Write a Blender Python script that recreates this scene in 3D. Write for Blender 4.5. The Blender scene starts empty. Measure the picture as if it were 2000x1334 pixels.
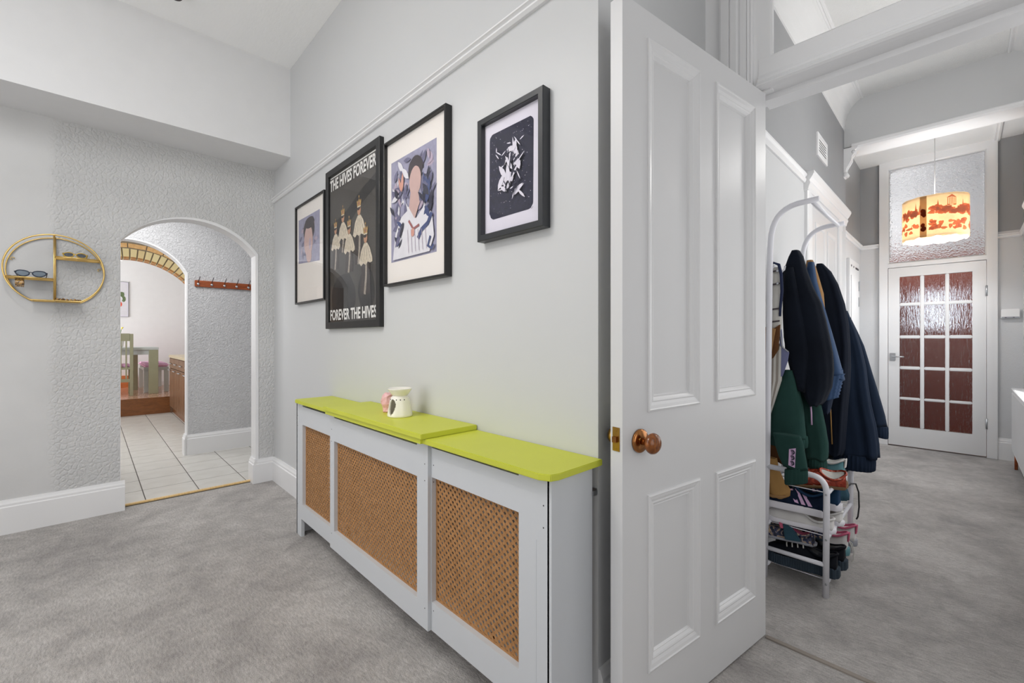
import bpy, bmesh, math, random
from mathutils import Vector, Matrix
R = random.Random(7)
sc = bpy.context.scene
COL = sc.collection
PI = math.pi

# ------------------------------------------------------------------ camera, world, lights, exposure
PHI = math.radians(43.99)
cam_d = bpy.data.cameras.new('camera')
cam = bpy.data.objects.new('camera', cam_d); COL.objects.link(cam)
cam.location = (0, 0, 1.15); cam.rotation_euler = (PI/2, 0, -PHI)
cam_d.sensor_width = 36; cam_d.lens = 36*852/2000
cam_d.shift_y = -4.5/2000
cam_d.clip_start = .02
sc.camera = cam
sc.view_settings.view_transform = 'Standard'; sc.view_settings.look = 'None'
sc.view_settings.gamma = 1; sc.view_settings.use_curve_mapping = False
sc.view_settings.exposure = -0.2
sc.cycles.max_bounces = 10; sc.cycles.diffuse_bounces = 6
sc.cycles.transparent_max_bounces = 16
sc.cycles.caustics_reflective = False; sc.cycles.caustics_refractive = False
sc.cycles.sample_clamp_indirect = 6

w = bpy.data.worlds.new('world'); sc.world = w; w.use_nodes = True
w.node_tree.nodes['Background'].inputs[0].default_value = (.85, .92, 1, 1)
w.node_tree.nodes['Background'].inputs[1].default_value = 2.2

def area(name, loc, direction, sx, sy, power, color=(1, 1, 1)):
    d = bpy.data.lights.new(name, 'AREA'); d.shape = 'RECTANGLE'; d.size = sx; d.size_y = sy
    d.energy = power; d.color = color
    o = bpy.data.objects.new(name, d); COL.objects.link(o); o.location = loc
    o.rotation_euler = Vector(direction).to_track_quat('-Z', 'Z').to_euler()
    return o
def point(name, loc, power, radius=.05, color=(1, .95, .88)):
    d = bpy.data.lights.new(name, 'POINT'); d.energy = power; d.shadow_soft_size = radius; d.color = color
    o = bpy.data.objects.new(name, d); COL.objects.link(o); o.location = loc
    return o
# lobby: a pendant lamp overhead, added fill lights behind, left and above (all out of frame)
point('lobby_lamp_bulb', (-.22, 1.5, 2.50), 21, .022, (1, .975, .95))
area('lobby_back_fill', (0.1, -1.44, 1.55), (0, 1, 0), 2.0, 1.9, 23, (1, 1, 1))  # added soft fill from behind the camera
area('lobby_left_fill', (-1.84, 1.9, 1.7), (1, 0, 0), 2.4, 1.7, 36, (1, 1, 1))  # added soft fill from the unseen left side
area('lobby_top_fill', (-.75, 1.9, 3.12), (0.0, .12, -1), 1.3, 2.2, 50, (1, 1, 1))  # added overhead fill for carpet and far wall
# hall: pendant bulb, and fill lights added along the right side
point('hall_lamp_bulb', (5.55, .185, 2.22), 18, .05, (.97, .985, 1))
area('hall_side_fill', (3.1, -.345, 1.6), (0, 1, .1), 1.7, 1.9, 17, (1, 1, 1))  # added area light that brightens the near hall
area('hall_far_fill', (5.45, -.345, 1.4), (-.2, 1, 0), .5, 1.2, 17, (.97, .985, 1))  # added area light that lifts the hall recess
point('hall_front_fill', (3.5, -.27, 2.5), 21, .12, (1, .98, .95))  # added bulb without a fitting, brightens the hall ceiling and beam
# porch beyond the glazed door
area('porch_fill', (6.95, .9, 2.6), (.1, -1, .1), .8, .8, 19, (1, .99, .98))  # added area light for the porch; no window stands here
# kitchen and dining room windows
area('kitchen_window', (-1.15, 6.9, 1.7), (1, 0, -.1), 2.0, 1.3, 52, (.98, .99, 1))
area('dining_window', (-1.3, 9.8, 1.7), (1, .05, 0), 1.8, 1.6, 66, (.98, .99, 1))
area('passage_fill', (.3, 4.7, 2.46), (.1, .12, -1), 1.4, .7, 27, (1, .995, .99))  # added overhead light to brighten the passage, no fitting

# ------------------------------------------------------------------ materials
MATS = {}
def srgb(r, g, b):
    f = lambda c: (c/255/12.92 if c/255 <= .04045 else ((c/255+.055)/1.055)**2.4)
    return (f(r), f(g), f(b))
class NT:
    def __init__(s, name):
        s.m = bpy.data.materials.new(name); s.m.use_nodes = True
        s.n = s.m.node_tree.nodes; s.l = s.m.node_tree.links
        s.b = s.n['Principled BSDF']; s.out = s.n['Material Output']; MATS[name] = s.m
        s._tc = None
    def node(s, t, **kw):
        n = s.n.new(t)
        for k, v in kw.items(): setattr(n, k, v)
        return n
    def coord(s, scale=(1, 1, 1), rot=(0, 0, 0)):
        if s._tc is None: s._tc = s.node('ShaderNodeTexCoord')
        mp = s.node('ShaderNodeMapping'); mp.inputs['Scale'].default_value = scale; mp.inputs['Rotation'].default_value = rot
        s.l.new(s._tc.outputs['Object'], mp.inputs[0]); return mp.outputs[0]
    def noise(s, scale, detail=3, rough=.5, vec=None, dist=0):
        n = s.node('ShaderNodeTexNoise'); n.inputs['Scale'].default_value = scale
        n.inputs['Detail'].default_value = detail; n.inputs['Roughness'].default_value = rough
        n.inputs['Distortion'].default_value = dist
        s.l.new(vec if vec is not None else s.coord(), n.inputs['Vector']); return n.outputs['Fac']
    def ramp(s, fac, stops):
        r = s.node('ShaderNodeValToRGB'); e = r.color_ramp.elements
        e[0].position, e[0].color = stops[0][0], (*stops[0][1], 1)
        e[1].position, e[1].color = stops[-1][0], (*stops[-1][1], 1)
        for p, c in stops[1:-1]:
            x = e.new(p); x.color = (*c, 1)
        s.l.new(fac, r.inputs[0]); return r.outputs[0]
    def mix(s, fac, a, b):
        m = s.node('ShaderNodeMix', data_type='RGBA')
        for sock, v in ((m.inputs[0], fac), (m.inputs[6], a), (m.inputs[7], b)):
            if isinstance(v, (int, float)): sock.default_value = v
            elif isinstance(v, tuple): sock.default_value = (*v, 1)
            else: s.l.new(v, sock)
        return m.outputs[2]
    def math(s, op, a, b=None):
        m = s.node('ShaderNodeMath', operation=op)
        for i, v in enumerate((a, b)):
            if v is None: continue
            if isinstance(v, (int, float)): m.inputs[i].default_value = v
            else: s.l.new(v, m.inputs[i])
        return m.outputs[0]
    def bump(s, h, strength=.3, dist=.002):
        b = s.node('ShaderNodeBump'); b.inputs['Distance'].default_value = dist
        if isinstance(strength, (int, float)): b.inputs['Strength'].default_value = strength
        else: s.l.new(strength, b.inputs['Strength'])
        s.l.new(h, b.inputs['Height']); s.l.new(b.outputs[0], s.b.inputs['Normal'])
    def color(s, c):
        if isinstance(c, tuple): s.b.inputs['Base Color'].default_value = (*c, 1)
        else: s.l.new(c, s.b.inputs['Base Color'])
    def set(s, **kw):
        for k, v in kw.items(): s.b.inputs[k.replace('_', ' ')].default_value = v
def plain(name, c, rough=.5, metal=0, var=.06, nscale=12, bump=0, bscale=60, bdist=.001, **kw):
    t = NT(name)
    n = t.noise(nscale)
    lo = tuple(x*(1-var) for x in c); hi = tuple(min(1, x*(1+var)) for x in c)
    t.color(t.ramp(n, [(.3, lo), (.7, hi)]))
    t.set(Roughness=rough, Metallic=metal)
    if bump: t.bump(t.noise(bscale, 4), bump, bdist)
    t.set(**kw); return t.m

GREY = srgb(206, 206, 206)
plain('wall_paint', srgb(203, 204, 205), .6, var=.012, nscale=1.5, bump=.05, bscale=220)
plain('wall_dark', srgb(153, 154, 156), .6, var=.03, nscale=2, bump=.05, bscale=200)
plain('wall_white', srgb(240, 240, 241), .6, var=.01)
plain('wall_pale', srgb(226, 226, 227), .6, var=.01)
plain('ceiling_white', srgb(232, 232, 232), .7, var=.01, bump=.12, bscale=150)
plain('gloss_white', srgb(223, 223, 224), .32, var=.012, nscale=3, bump=.03, bscale=40)
plain('trim_white', srgb(230, 230, 231), .38, var=.012, nscale=3)
plain('door_white', srgb(214, 214, 215), .38, var=.015, nscale=2, bump=.02, bscale=30)
plain('cover_paint', srgb(203, 206, 210), .42, var=.015, nscale=2)
plain('lime', srgb(200, 205, 66), .45, var=.05, nscale=3, bump=.04, bscale=60)
plain('dark_gap', srgb(70, 62, 66), .7)
plain('frame_black', srgb(26, 26, 27), .38, var=.2, nscale=30)
plain('frame_slate', srgb(44, 46, 50), .35, var=.1, nscale=30)
plain('mat_card', srgb(238, 232, 226), .8, var=.01)
plain('paper', srgb(226, 222, 232), .8, var=.01)
plain('gold', srgb(224, 192, 122), .3, 1.0, var=.12, nscale=25)
plain('brass', srgb(178, 138, 70), .28, 1.0, var=.15, nscale=40)
plain('copper_brass', srgb(170, 115, 70), .2, 1.0, var=.1)
plain('steel', srgb(190, 192, 196), .3, 1.0, var=.05)
plain('rack_white', srgb(226, 226, 232), .35, var=.01)
plain('ceramic', srgb(240, 236, 226), .12, var=.01)
plain('pale_wax', srgb(220, 214, 170), .35, var=.03)
plain('dark_hole', srgb(40, 34, 36), .8)
plain('black', srgb(18, 18, 20), .5)
plain('plastic_white', srgb(232, 232, 233), .4, var=.01)
plain('vent_dark', srgb(90, 78, 74), .7)
plain('pebble_dark', srgb(60, 55, 58), .5)

t = NT('wall_texture')              # artex plaster with the smooth stretch at the left of the wall
sep = t.node('ShaderNodeSeparateXYZ'); t.l.new(t.coord(), sep.inputs[0])
wob = t.noise(9, 3)
edge = t.math('ADD', sep.outputs[0], t.math('MULTIPLY', t.math('SUBTRACT', wob, .5), .06))
mask = t.node('ShaderNodeMapRange'); t.l.new(edge, mask.inputs[0])
mask.inputs[1].default_value = -.20; mask.inputs[2].default_value = -.15
v = t.node('ShaderNodeTexVoronoi', feature='DISTANCE_TO_EDGE'); v.inputs['Scale'].default_value = 38
t.l.new(t.coord((1, 1, .8)), v.inputs['Vector'])
h = t.math('ADD', t.math('MULTIPLY', t.math('MINIMUM', v.outputs['Distance'], .22), 2.0), t.noise(95, 4, .65))
t.bump(h, t.math('ADD', t.math('MULTIPLY', mask.outputs[0], .75), .05), .007)
t.color(t.ramp(t.noise(2.2, 3), [(.3, srgb(200, 200, 200)), (.7, srgb(211, 211, 211))])); t.set(Roughness=.55)
t = NT('passage_texture')
h = t.math('ADD', t.noise(52, 4, .55, dist=1.2), t.math('MULTIPLY', t.noise(18, 2, .5, dist=2), .5))
t.bump(h, 1.0, .013); t.color(t.ramp(t.noise(2, 3), [(.3, srgb(200, 200, 202)), (.7, srgb(210, 210, 212))])); t.set(Roughness=.5)
t = NT('anaglypta')
t.bump(t.noise(40, 3, .5, dist=1.5), .35, .003); t.color(srgb(205, 206, 208)); t.set(Roughness=.55)
t = NT('ceiling_stipple')
t.bump(t.noise(95, 4, .7), .9, .006); t.color(srgb(236, 236, 235)); t.set(Roughness=.7)
t = NT('ceiling_ripple')
t.bump(t.noise(70, 4, .6, vec=t.coord((1, .35, 1))), .4, .004); t.color(srgb(250, 250, 250)); t.set(Roughness=.7)

t = NT('carpet')
big = t.noise(1.7, 4, .6, dist=.7); mid = t.noise(7.5, 4, .65, dist=.5); fine = t.noise(210, 3, .75)
fur = t.noise(120, 3, .6, vec=t.coord((1, .28, 1), (0, 0, .75)))
c1 = t.ramp(t.math('ADD', t.math('MULTIPLY', big, .55), t.math('MULTIPLY', mid, .45)),
            [(.37, srgb(166, 161, 158)), (.5, srgb(191, 186, 182)), (.63, srgb(214, 209, 205))])
c2 = t.ramp(t.math('ADD', t.math('MULTIPLY', fine, .5), t.math('MULTIPLY', fur, .5)), [(.36, (.34, .33, .33)), (.64, (1, 1, 1))])
mm = t.node('ShaderNodeMix', data_type='RGBA', blend_type='MULTIPLY'); mm.inputs[0].default_value = .72
t.l.new(c1, mm.inputs[6]); t.l.new(c2, mm.inputs[7]); t.color(mm.outputs[2])
t.bump(t.math('ADD', fine, t.math('ADD', fur, t.math('MULTIPLY', mid, 3))), .8, .006); t.set(Roughness=.95)
t.set(Sheen_Weight=.25)

def wood(name, a, b, scale=(1, 1, 1), rough=.4, sc_=9):
    t = NT(name); n = t.noise(sc_, 5, .6, vec=t.coord(scale), dist=1.2)
    t.color(t.ramp(n, [(.3, a), (.7, b)])); t.set(Roughness=rough); t.bump(n, .06, .001); return t.m
wood('wood_lattice', srgb(150, 106, 62), srgb(182, 134, 86), (3, 3, 3), .5, 14)
wood('wood_red', srgb(128, 58, 22), srgb(168, 86, 42), (2, 2, 14), .35, 4)
wood('wood_step', srgb(108, 64, 30), srgb(138, 86, 44), (2, 8, 6), .3, 4)
wood('wood_cab', srgb(104, 76, 56), srgb(138, 104, 78), (9, 9, 1.2), .4, 4)
wood('wood_knob', srgb(92, 48, 20), srgb(150, 88, 38), (6, 2, 2), .18, 20)
wood('wood_floor', srgb(176, 126, 100), srgb(206, 164, 138), (12, 2, 1), .16, 3)
wood('wood_orange', srgb(200, 112, 60), srgb(224, 138, 84), (2, 2, 6), .3, 4)
wood('wood_strip', srgb(214, 178, 120), srgb(236, 206, 150), (20, 3, 3), .45, 4)
wood('door_red', srgb(132, 58, 40), srgb(156, 78, 58), (8, 8, 1), .35, 4)
plain('sage', srgb(160, 160, 132), .45, var=.03)
plain('sage_light', srgb(196, 202, 200), .45, var=.02)
plain('worktop', srgb(206, 190, 158), .3, var=.06, nscale=60)
plain('pink_cushion', srgb(238, 190, 222), .9, var=.1, nscale=30, bump=.2)
plain('leaf', srgb(92, 140, 70), .4, var=.3, nscale=20)
plain('flower', srgb(236, 216, 90), .6, var=.1)
plain('vase', srgb(230, 228, 220), .3)
t = NT('tile'); n = t.noise(2.6, 4, .6, dist=1.0)
t.color(t.ramp(n, [(.3, srgb(196, 193, 186)), (.7, srgb(218, 216, 211))])); t.set(Roughness=.32)
plain('grout', srgb(88, 84, 80), .9)
plain('tile_vein', srgb(165, 160, 152), .5)
t = NT('brick'); n = t.noise(22, 4, .7)
oi = t.node('ShaderNodeObjectInfo')
base = t.ramp(oi.outputs['Random'], [(0, srgb(208, 190, 142)), (.5, srgb(222, 208, 160)), (1, srgb(200, 172, 124))])
t.color(t.mix(t.math('MULTIPLY', n, .45), base, srgb(236, 220, 168))); t.set(Roughness=.85); t.bump(n, .4, .004)
t = NT('brick_orange'); n = t.noise(22, 4, .7)
t.color(t.ramp(n, [(.3, srgb(204, 156, 98)), (.7, srgb(228, 190, 136))])); t.set(Roughness=.85); t.bump(n, .4, .004)
t = NT('brick_burnt'); n = t.noise(30, 4, .7)
t.color(t.ramp(n, [(.3, srgb(140, 84, 44)), (.7, srgb(190, 140, 84))])); t.set(Roughness=.85); t.bump(n, .4, .004)
plain('mortar', srgb(140, 130, 112), .95, var=.1, nscale=40, bump=.3)

def glassmix(name, ior=1.5, rough=.0, tint=(1, 1, 1), bump=None):
    t = NT(name); t.n.remove(t.b)
    tr = t.node('ShaderNodeBsdfTransparent'); tr.inputs[0].default_value = (*tint, 1)
    gl = t.node('ShaderNodeBsdfGlossy'); gl.inputs['Roughness'].default_value = rough
    fr = t.node('ShaderNodeFresnel'); fr.inputs[0].default_value = ior
    mx = t.node('ShaderNodeMixShader'); ge = t.node('ShaderNodeNewGeometry')
    fac = t.math('MULTIPLY', fr.outputs[0], t.math('SUBTRACT', 1.0, ge.outputs['Backfacing']))
    t.l.new(fac, mx.inputs[0]); t.l.new(tr.outputs[0], mx.inputs[1]); t.l.new(gl.outputs[0], mx.inputs[2])
    t.l.new(mx.outputs[0], t.out.inputs[0]); return t
glassmix('picture_glass', 1.42)
glassmix('lens_dark', 1.5, .02, (.28, .31, .36))
glassmix('lens_blue', 1.5, .02, (.42, .50, .58))
t = NT('reeded_glass'); t.set(Roughness=.05, IOR=1.4); t.b.inputs['Transmission Weight'].default_value = 1.0
t.color((.97, .95, .96)); t.bump(t.noise(62, 3, .6, vec=t.coord((1, 1, .14)), dist=.4), 1.0, .008)
t = NT('pebble_glass'); t.set(Roughness=.16, IOR=1.4); t.b.inputs['Transmission Weight'].default_value = .85
t.color((.93, .93, .95)); v = t.node('ShaderNodeTexVoronoi'); v.inputs['Scale'].default_value = 75
t.l.new(t.coord(), v.inputs['Vector']); t.bump(v.outputs['Distance'], .8, .006)

def cloth(name, c, rough=.95, bs=260, var=.12, sheen=.0, bump=.25):
    t = NT(name); n = t.noise(5, 4)
    t.color(t.ramp(n, [(.3, tuple(x*(1-var) for x in c)), (.7, tuple(x*(1+var) for x in c))]))
    t.set(Roughness=rough, Sheen_Weight=sheen*.15, Specular_IOR_Level=.15); t.bump(t.noise(bs, 2), bump, .002); return t.m
cloth('fleece_navy', srgb(18, 23, 33), var=.25, bs=150, sheen=.15, bump=.5)
cloth('puffer_blue', srgb(50, 72, 104), .7, sheen=.1)
cloth('puffer_navy', srgb(28, 38, 56), .8)
cloth('sweat_navy', srgb(26, 37, 54))
cloth('coat_ink', srgb(20, 26, 38))
cloth('sweat_green', srgb(38, 66, 61))
cloth('brown_wool', srgb(150, 116, 78))
cloth('brown_dark', srgb(98, 66, 42))
cloth('lavender', srgb(120, 124, 158), .6)
cloth('navy_trim', srgb(38, 46, 74), .6)
cloth('bag_white', srgb(200, 198, 192), .8)
cloth('bag_grey', srgb(146, 138, 130), .8)
cloth('denim', srgb(52, 80, 94), .9, bump=.6)
cloth('suede_tan', srgb(168, 130, 80), .95)
plain('pink_label', srgb(214, 178, 214), .8, var=.02)
plain('foam_white', srgb(226, 224, 230), .6, var=.03)
plain('sole_black', srgb(30, 48, 62), .6, var=.15)
cloth('shoe_navy', srgb(18, 32, 54), .8)
cloth('shoe_blue', srgb(28, 56, 84), .8)
cloth('shoe_black', srgb(13, 16, 24), .7)
cloth('shoe_white', srgb(214, 212, 210), .7)
cloth('shoe_teal', srgb(96, 140, 148), .7)
cloth('shoe_pink', srgb(196, 100, 128), .7)
plain('gloss_black', srgb(18, 22, 28), .12)
plain('sole_grey', srgb(150, 152, 160), .7)
plain('sole_brown', srgb(120, 92, 60), .5, var=.3, nscale=40)
t = NT('red_patent'); n = t.noise(22, 4, .6, dist=1.5)
t.color(t.ramp(n, [(.35, srgb(110, 34, 22)), (.55, srgb(176, 70, 46)), (.68, srgb(226, 190, 176))])); t.set(Roughness=.2, Metallic=.35)
t = NT('floral'); n = t.noise(26, 3, .6, dist=2)
t.color(t.ramp(n, [(.38, srgb(24, 28, 40)), (.5, srgb(40, 52, 92)), (.58, srgb(206, 180, 150)), (.66, srgb(30, 30, 36)), (.75, srgb(214, 200, 190))])); t.set(Roughness=.6)
t = NT('tortoise'); n = t.noise(60, 4, .6, dist=2)
t.color(t.ramp(n, [(.4, srgb(58, 34, 18)), (.6, srgb(196, 154, 92))])); t.set(Roughness=.2)
t = NT('pink_quartz'); n = t.noise(40, 5, .7, dist=1.5)
t.color(t.ramp(n, [(.3, srgb(222, 160, 160)), (.7, srgb(242, 200, 200))])); t.set(Roughness=.45); t.bump(n, .5, .004)

# ------------------------------------------------------------------ builders
def up_root(p):
    while p.parent: p = p.parent
    return p
class MB:
    def __init__(s): s.v = []; s.f = []; s.mi = []; s.sm = []
    def add(s, vs, fs, mi=0, smooth=False):
        b = len(s.v); s.v += [tuple(v) for v in vs]
        for f in fs: s.f.append([b+i for i in f]); s.mi.append(mi); s.sm.append(smooth)
        return s
    def box(s, x0, x1, y0, y1, z0, z1, mi=0):
        return s.add([(x0,y0,z0),(x1,y0,z0),(x1,y1,z0),(x0,y1,z0),(x0,y0,z1),(x1,y0,z1),(x1,y1,z1),(x0,y1,z1)],
                     [(0,3,2,1),(4,5,6,7),(0,1,5,4),(1,2,6,5),(2,3,7,6),(3,0,4,7)], mi)
    def obox(s, c, a, b, d, mi=0):      # centre and three half vectors
        c, a, b, d = Vector(c), Vector(a), Vector(b), Vector(d)
        vs = [c+i*a+j*b+k*d for k in (-1,1) for j in (-1,1) for i in (-1,1)]
        return s.add(vs, [(0,2,3,1),(4,5,7,6),(0,1,5,4),(1,3,7,5),(3,2,6,7),(2,0,4,6)], mi)
    def prism(s, pts, vec, mi=0):
        n = len(pts); vec = Vector(vec); p = [Vector(q) for q in pts]
        return s.add(p+[q+vec for q in p], [list(range(n))[::-1], list(range(n, 2*n))]+[(i,(i+1)%n,n+(i+1)%n,n+i) for i in range(n)], mi)
    def flat(s, pts, mi=0): return s.add(pts, [list(range(len(pts)))], mi)
    def loft(s, rings, cap0=True, cap1=True, mi=0, smooth=True, closed=True):
        n = len(rings[0]); vs = [p for r in rings for p in r]; fs = []
        for k in range(len(rings)-1):
            for i in range(n if closed else n-1):
                fs.append((k*n+i, k*n+(i+1)%n, (k+1)*n+(i+1)%n, (k+1)*n+i))
        b = len(s.v); s.add(vs, fs, mi, smooth)
        m = len(rings)-1
        if cap0: s.f.append([b+i for i in range(n)][::-1]); s.mi.append(mi); s.sm.append(False)
        if cap1: s.f.append([b+m*n+i for i in range(n)]); s.mi.append(mi); s.sm.append(False)
        return s
    def tube(s, path, r, n=10, mi=0, closed=False):
        P = [Vector(p) for p in path]; rings = []; N = len(P)
        rr = r if isinstance(r, (list, tuple)) else [r]*N
        prev = None
        for i, p in enumerate(P):
            if closed: t = (P[(i+1)%N]-P[i-1]).normalized()
            else: t = (P[min(i+1, N-1)]-P[max(i-1, 0)]).normalized()
            if prev is None:
                a = t.orthogonal().normalized()
            else:
                a = (prev-t*prev.dot(t)).normalized()
            prev = a; b = t.cross(a)
            rings.append([p+rr[i]*(math.cos(2*PI*k/n)*a+math.sin(2*PI*k/n)*b) for k in range(n)])
        if closed: rings.append(rings[0]); return s.loft(rings, False, False, mi)
        return s.loft(rings, True, True, mi)
    def lathe(s, prof, c, n=32, axis=(0, 0, 1), mi=0, cap0=True, cap1=True):
        ax = Vector(axis).normalized(); a = ax.orthogonal().normalized(); b = ax.cross(a); c = Vector(c)
        return s.loft([[c+ax*z+r*(math.cos(2*PI*k/n)*a+math.sin(2*PI*k/n)*b) for k in range(n)] for r, z in prof], cap0, cap1, mi)
    def rect(s, O, U, V, N, u0, u1, v0, v1, prof, closed=False, mi=0):   # profile [(inset,height)] swept round a rectangle
        O, U, V, N = map(Vector, (O, U, V, N)); rings = []
        for i, h in prof:
            rings.append([O+U*a+V*b+N*h for a, b in ((u0+i, v0+i), (u1-i, v0+i), (u1-i, v1-i), (u0+i, v1-i))])
        if closed: rings.append(rings[0])
        return s.loft(rings, False, False, mi, False)
    def build(s, name, mats, parent=None, bevel=0, kind=None, label=None, local=False, seg=2, recalc=True, group=None, category=None):
        if isinstance(mats, str): mats = [mats]
        off = Vector((0, 0, 0))
        if parent is not None and not local: off = up_root(parent).location
        me = bpy.data.meshes.new(name); bm = bmesh.new()
        vs = [bm.verts.new(Vector(v)-off) for v in s.v]
        for f, mi, sm in zip(s.f, s.mi, s.sm):
            try: fc = bm.faces.new([vs[i] for i in f])
            except ValueError: continue
            fc.material_index = mi; fc.smooth = sm
        bmesh.ops.remove_doubles(bm, verts=bm.verts, dist=1e-5)
        if recalc: bmesh.ops.recalc_face_normals(bm, faces=bm.faces)
        if bevel:
            es = [e for e in bm.edges if len(e.link_faces) == 2 and e.calc_face_angle(0) > .6]
            bmesh.ops.bevel(bm, geom=es, offset=bevel, segments=seg, affect='EDGES', clamp_overlap=True)
        big = [f for f in bm.faces if len(f.verts) > 4]
        if big: bmesh.ops.triangulate(bm, faces=big)
        bm.to_mesh(me); bm.free()
        for m in mats: me.materials.append(MATS[m])
        o = bpy.data.objects.new(name, me); COL.objects.link(o)
        if parent is not None: o.parent = parent
        if kind: o['kind'] = kind
        if label: o['label'] = label
        if group: o['group'] = group
        if category: o['category'] = category
        return o
def thing(name, label, cat, loc=(0, 0, 0), rotz=0, group=None):
    o = bpy.data.objects.new(name, None); COL.objects.link(o); o.empty_display_size = .05
    o.location = loc; o.rotation_euler = (0, 0, rotz); o['label'] = label; o['category'] = cat
    if group: o['group'] = group
    return o
def struct(name, mb, mats, parent=None, **kw):
    return mb.build(name, mats, parent, kind=None if parent else 'structure', **kw)
def arc(cx, cz, r, a0, a1, n): return [(cx+r*math.cos(a0+(a1-a0)*i/n), cz+r*math.sin(a0+(a1-a0)*i/n)) for i in range(n+1)]
def dup(root, loc, rotz, label=None):
    r = root.copy(); COL.objects.link(r); r.location = loc; r.rotation_euler = (0, 0, rotz)
    if label: r['label'] = label
    for ch in list(root.children):
        c = ch.copy(); COL.objects.link(c); c.parent = r
        for g in ch.children:
            d = g.copy(); COL.objects.link(d); d.parent = c
    return r

# ------------------------------------------------------------------ setting: lobby
struct('floor', MB().box(-2, 6.30, -1.6, 3.985, -.1, 0), 'carpet')
struct('ceiling', MB().box(-2, 1.9, -1.6, 3.6, 3.19, 3.3), 'ceiling_ripple')
struct('wall_right', MB().box(1.085, 1.2, .755, 3.99, 0, 3.3), 'wall_paint')
struct('wall_return', MB().box(1.2, 1.99, .755, .86, 0, 3.4), 'wall_paint')
struct('wall_left', MB().box(-2, -1.9, -1.6, 4.06, 0, 3.3), 'wall_paint')
struct('wall_back', MB().box(-2, 1.99, -1.6, -1.5, 0, 3.3), 'wall_paint')
struct('wall_bulkhead', MB().box(-1.9, 1.085, 3.535, 3.945, 2.525, 3.2), 'wall_pale')
# far wall with the arched opening
acx, acz, ar = .545, 1.535, .495
a0 = math.acos(.405/ar)
apts = arc(acx, acz, ar, PI-a0, a0, 28)
outl = [(-1.9, 0), (.140, 0)]+apts+[(.95, 0), (1.2, 0), (1.2, 2.6), (-1.9, 2.6)]
struct('wall_far', MB().prism([(x, 3.935, z) for x, z in outl], (0, .125, 0)), 'wall_texture')
def arch_liner(name, cx, cz, r, aa, xl, xr, y0, y1, th, lip, mats, n=28):
    pi_, po = [], []
    for x, z in [(xl, .0)]+arc(cx, cz, r, PI-aa, aa, n)+[(xr, .0)]: pi_.append((x, z))
    m = MB(); rings = []
    for k, (x, z) in enumerate(pi_):
        if k == 0: d = (-1, 0)
        elif k == len(pi_)-1: d = (1, 0)
        else: d = ((x-cx)/r, (z-cz)/r)
        lip_ = lip*max(.12, min(1, (k-5)/14)); fy_ = y0-.001-.003*max(0, min(1, (k-5)/14)); y0_ = y0
        lip, keep = lip_, lip; y0 = fy_+.004
        rings.append([(x, y0-.004, z), (x+d[0]*lip, y0-.004, z+d[1]*lip), (x+d[0]*lip, y0+.004, z+d[1]*lip), (x+d[0]*th, y0+.004, z+d[1]*th), (x+d[0]*th, y1, z+d[1]*th), (x, y1, z)])
        lip, y0 = keep, y0_
    m.loft(rings, smooth=False)
    return struct(name, m, mats)
arch_liner('trim_1', acx, acz, ar-.004, a0, .143, .947, 3.935, 4.064, .006, .022, 'trim_white')
def skirting(name, p0, p1, nrm, z1=.19, th=.022, ends=0):
    p0, p1, n = Vector((*p0, 0)), Vector((*p1, 0)), Vector((*nrm, 0))
    prof = [(0, 0), (th, 0), (th, z1-.042), (th*.75, z1-.036), (th*.75, z1-.024), (th*.5, z1-.012), (th*.35, z1), (0, z1)]
    m = MB().loft([[q+n*a+Vector((0, 0, b)) for a, b in prof] for q in (p0, p1)], smooth=False)
    return struct(name, m, 'trim_white')
skirting('baseboard_far', (-1.9, 3.935), (.165, 3.935), (0, -1), .20)
skirting('baseboard_pillar', (.935, 3.935), (1.085, 3.935), (0, -1), .19)
skirting('baseboard_jamb', (.947, 3.915), (.947, 4.06), (-1, 0), .19)
skirting('baseboard_right', (1.085, .78), (1.085, 3.935), (-1, 0), .19)
skirting('baseboard_return', (1.085, .755), (1.84, .755), (0, -1), .17)
skirting('baseboard_left', (-1.9, -1.5), (-1.9, 3.93), (1, 0), .19)
skirting('baseboard_back', (-1.9, -1.5), (1.86, -1.5), (0, 1), .19)
# picture rail on the right wall
def rail(name, p0, p1, nrm, z0, z1, mat='trim_white', th=.026):
    p0, p1, n = Vector((*p0, 0)), Vector((*p1, 0)), Vector((*nrm, 0)); H = z1-z0
    prof = [(0, z0), (th*.45, z0), (th*.8, z0+H*.25), (th*.8, z0+H*.42), (th*.5, z0+H*.5), (th*.6, z0+H*.62), (th, z0+H*.78), (th, z1-.002), (th*.6, z1), (0, z1)]
    m = MB().loft([[q+n*a+Vector((0, 0, b)) for a, b in prof] for q in (p0, p1)], smooth=False)
    return struct(name, m, mat)
rail('trim_2', (1.085, .77), (1.085, 3.934), (-1, 0), 2.263, 2.297)
# threshold strip in the arch
struct('trim_3', MB().box(.143, .947, 4.0, 4.03, 0, .012), 'wood_strip', bevel=.003)
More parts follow.
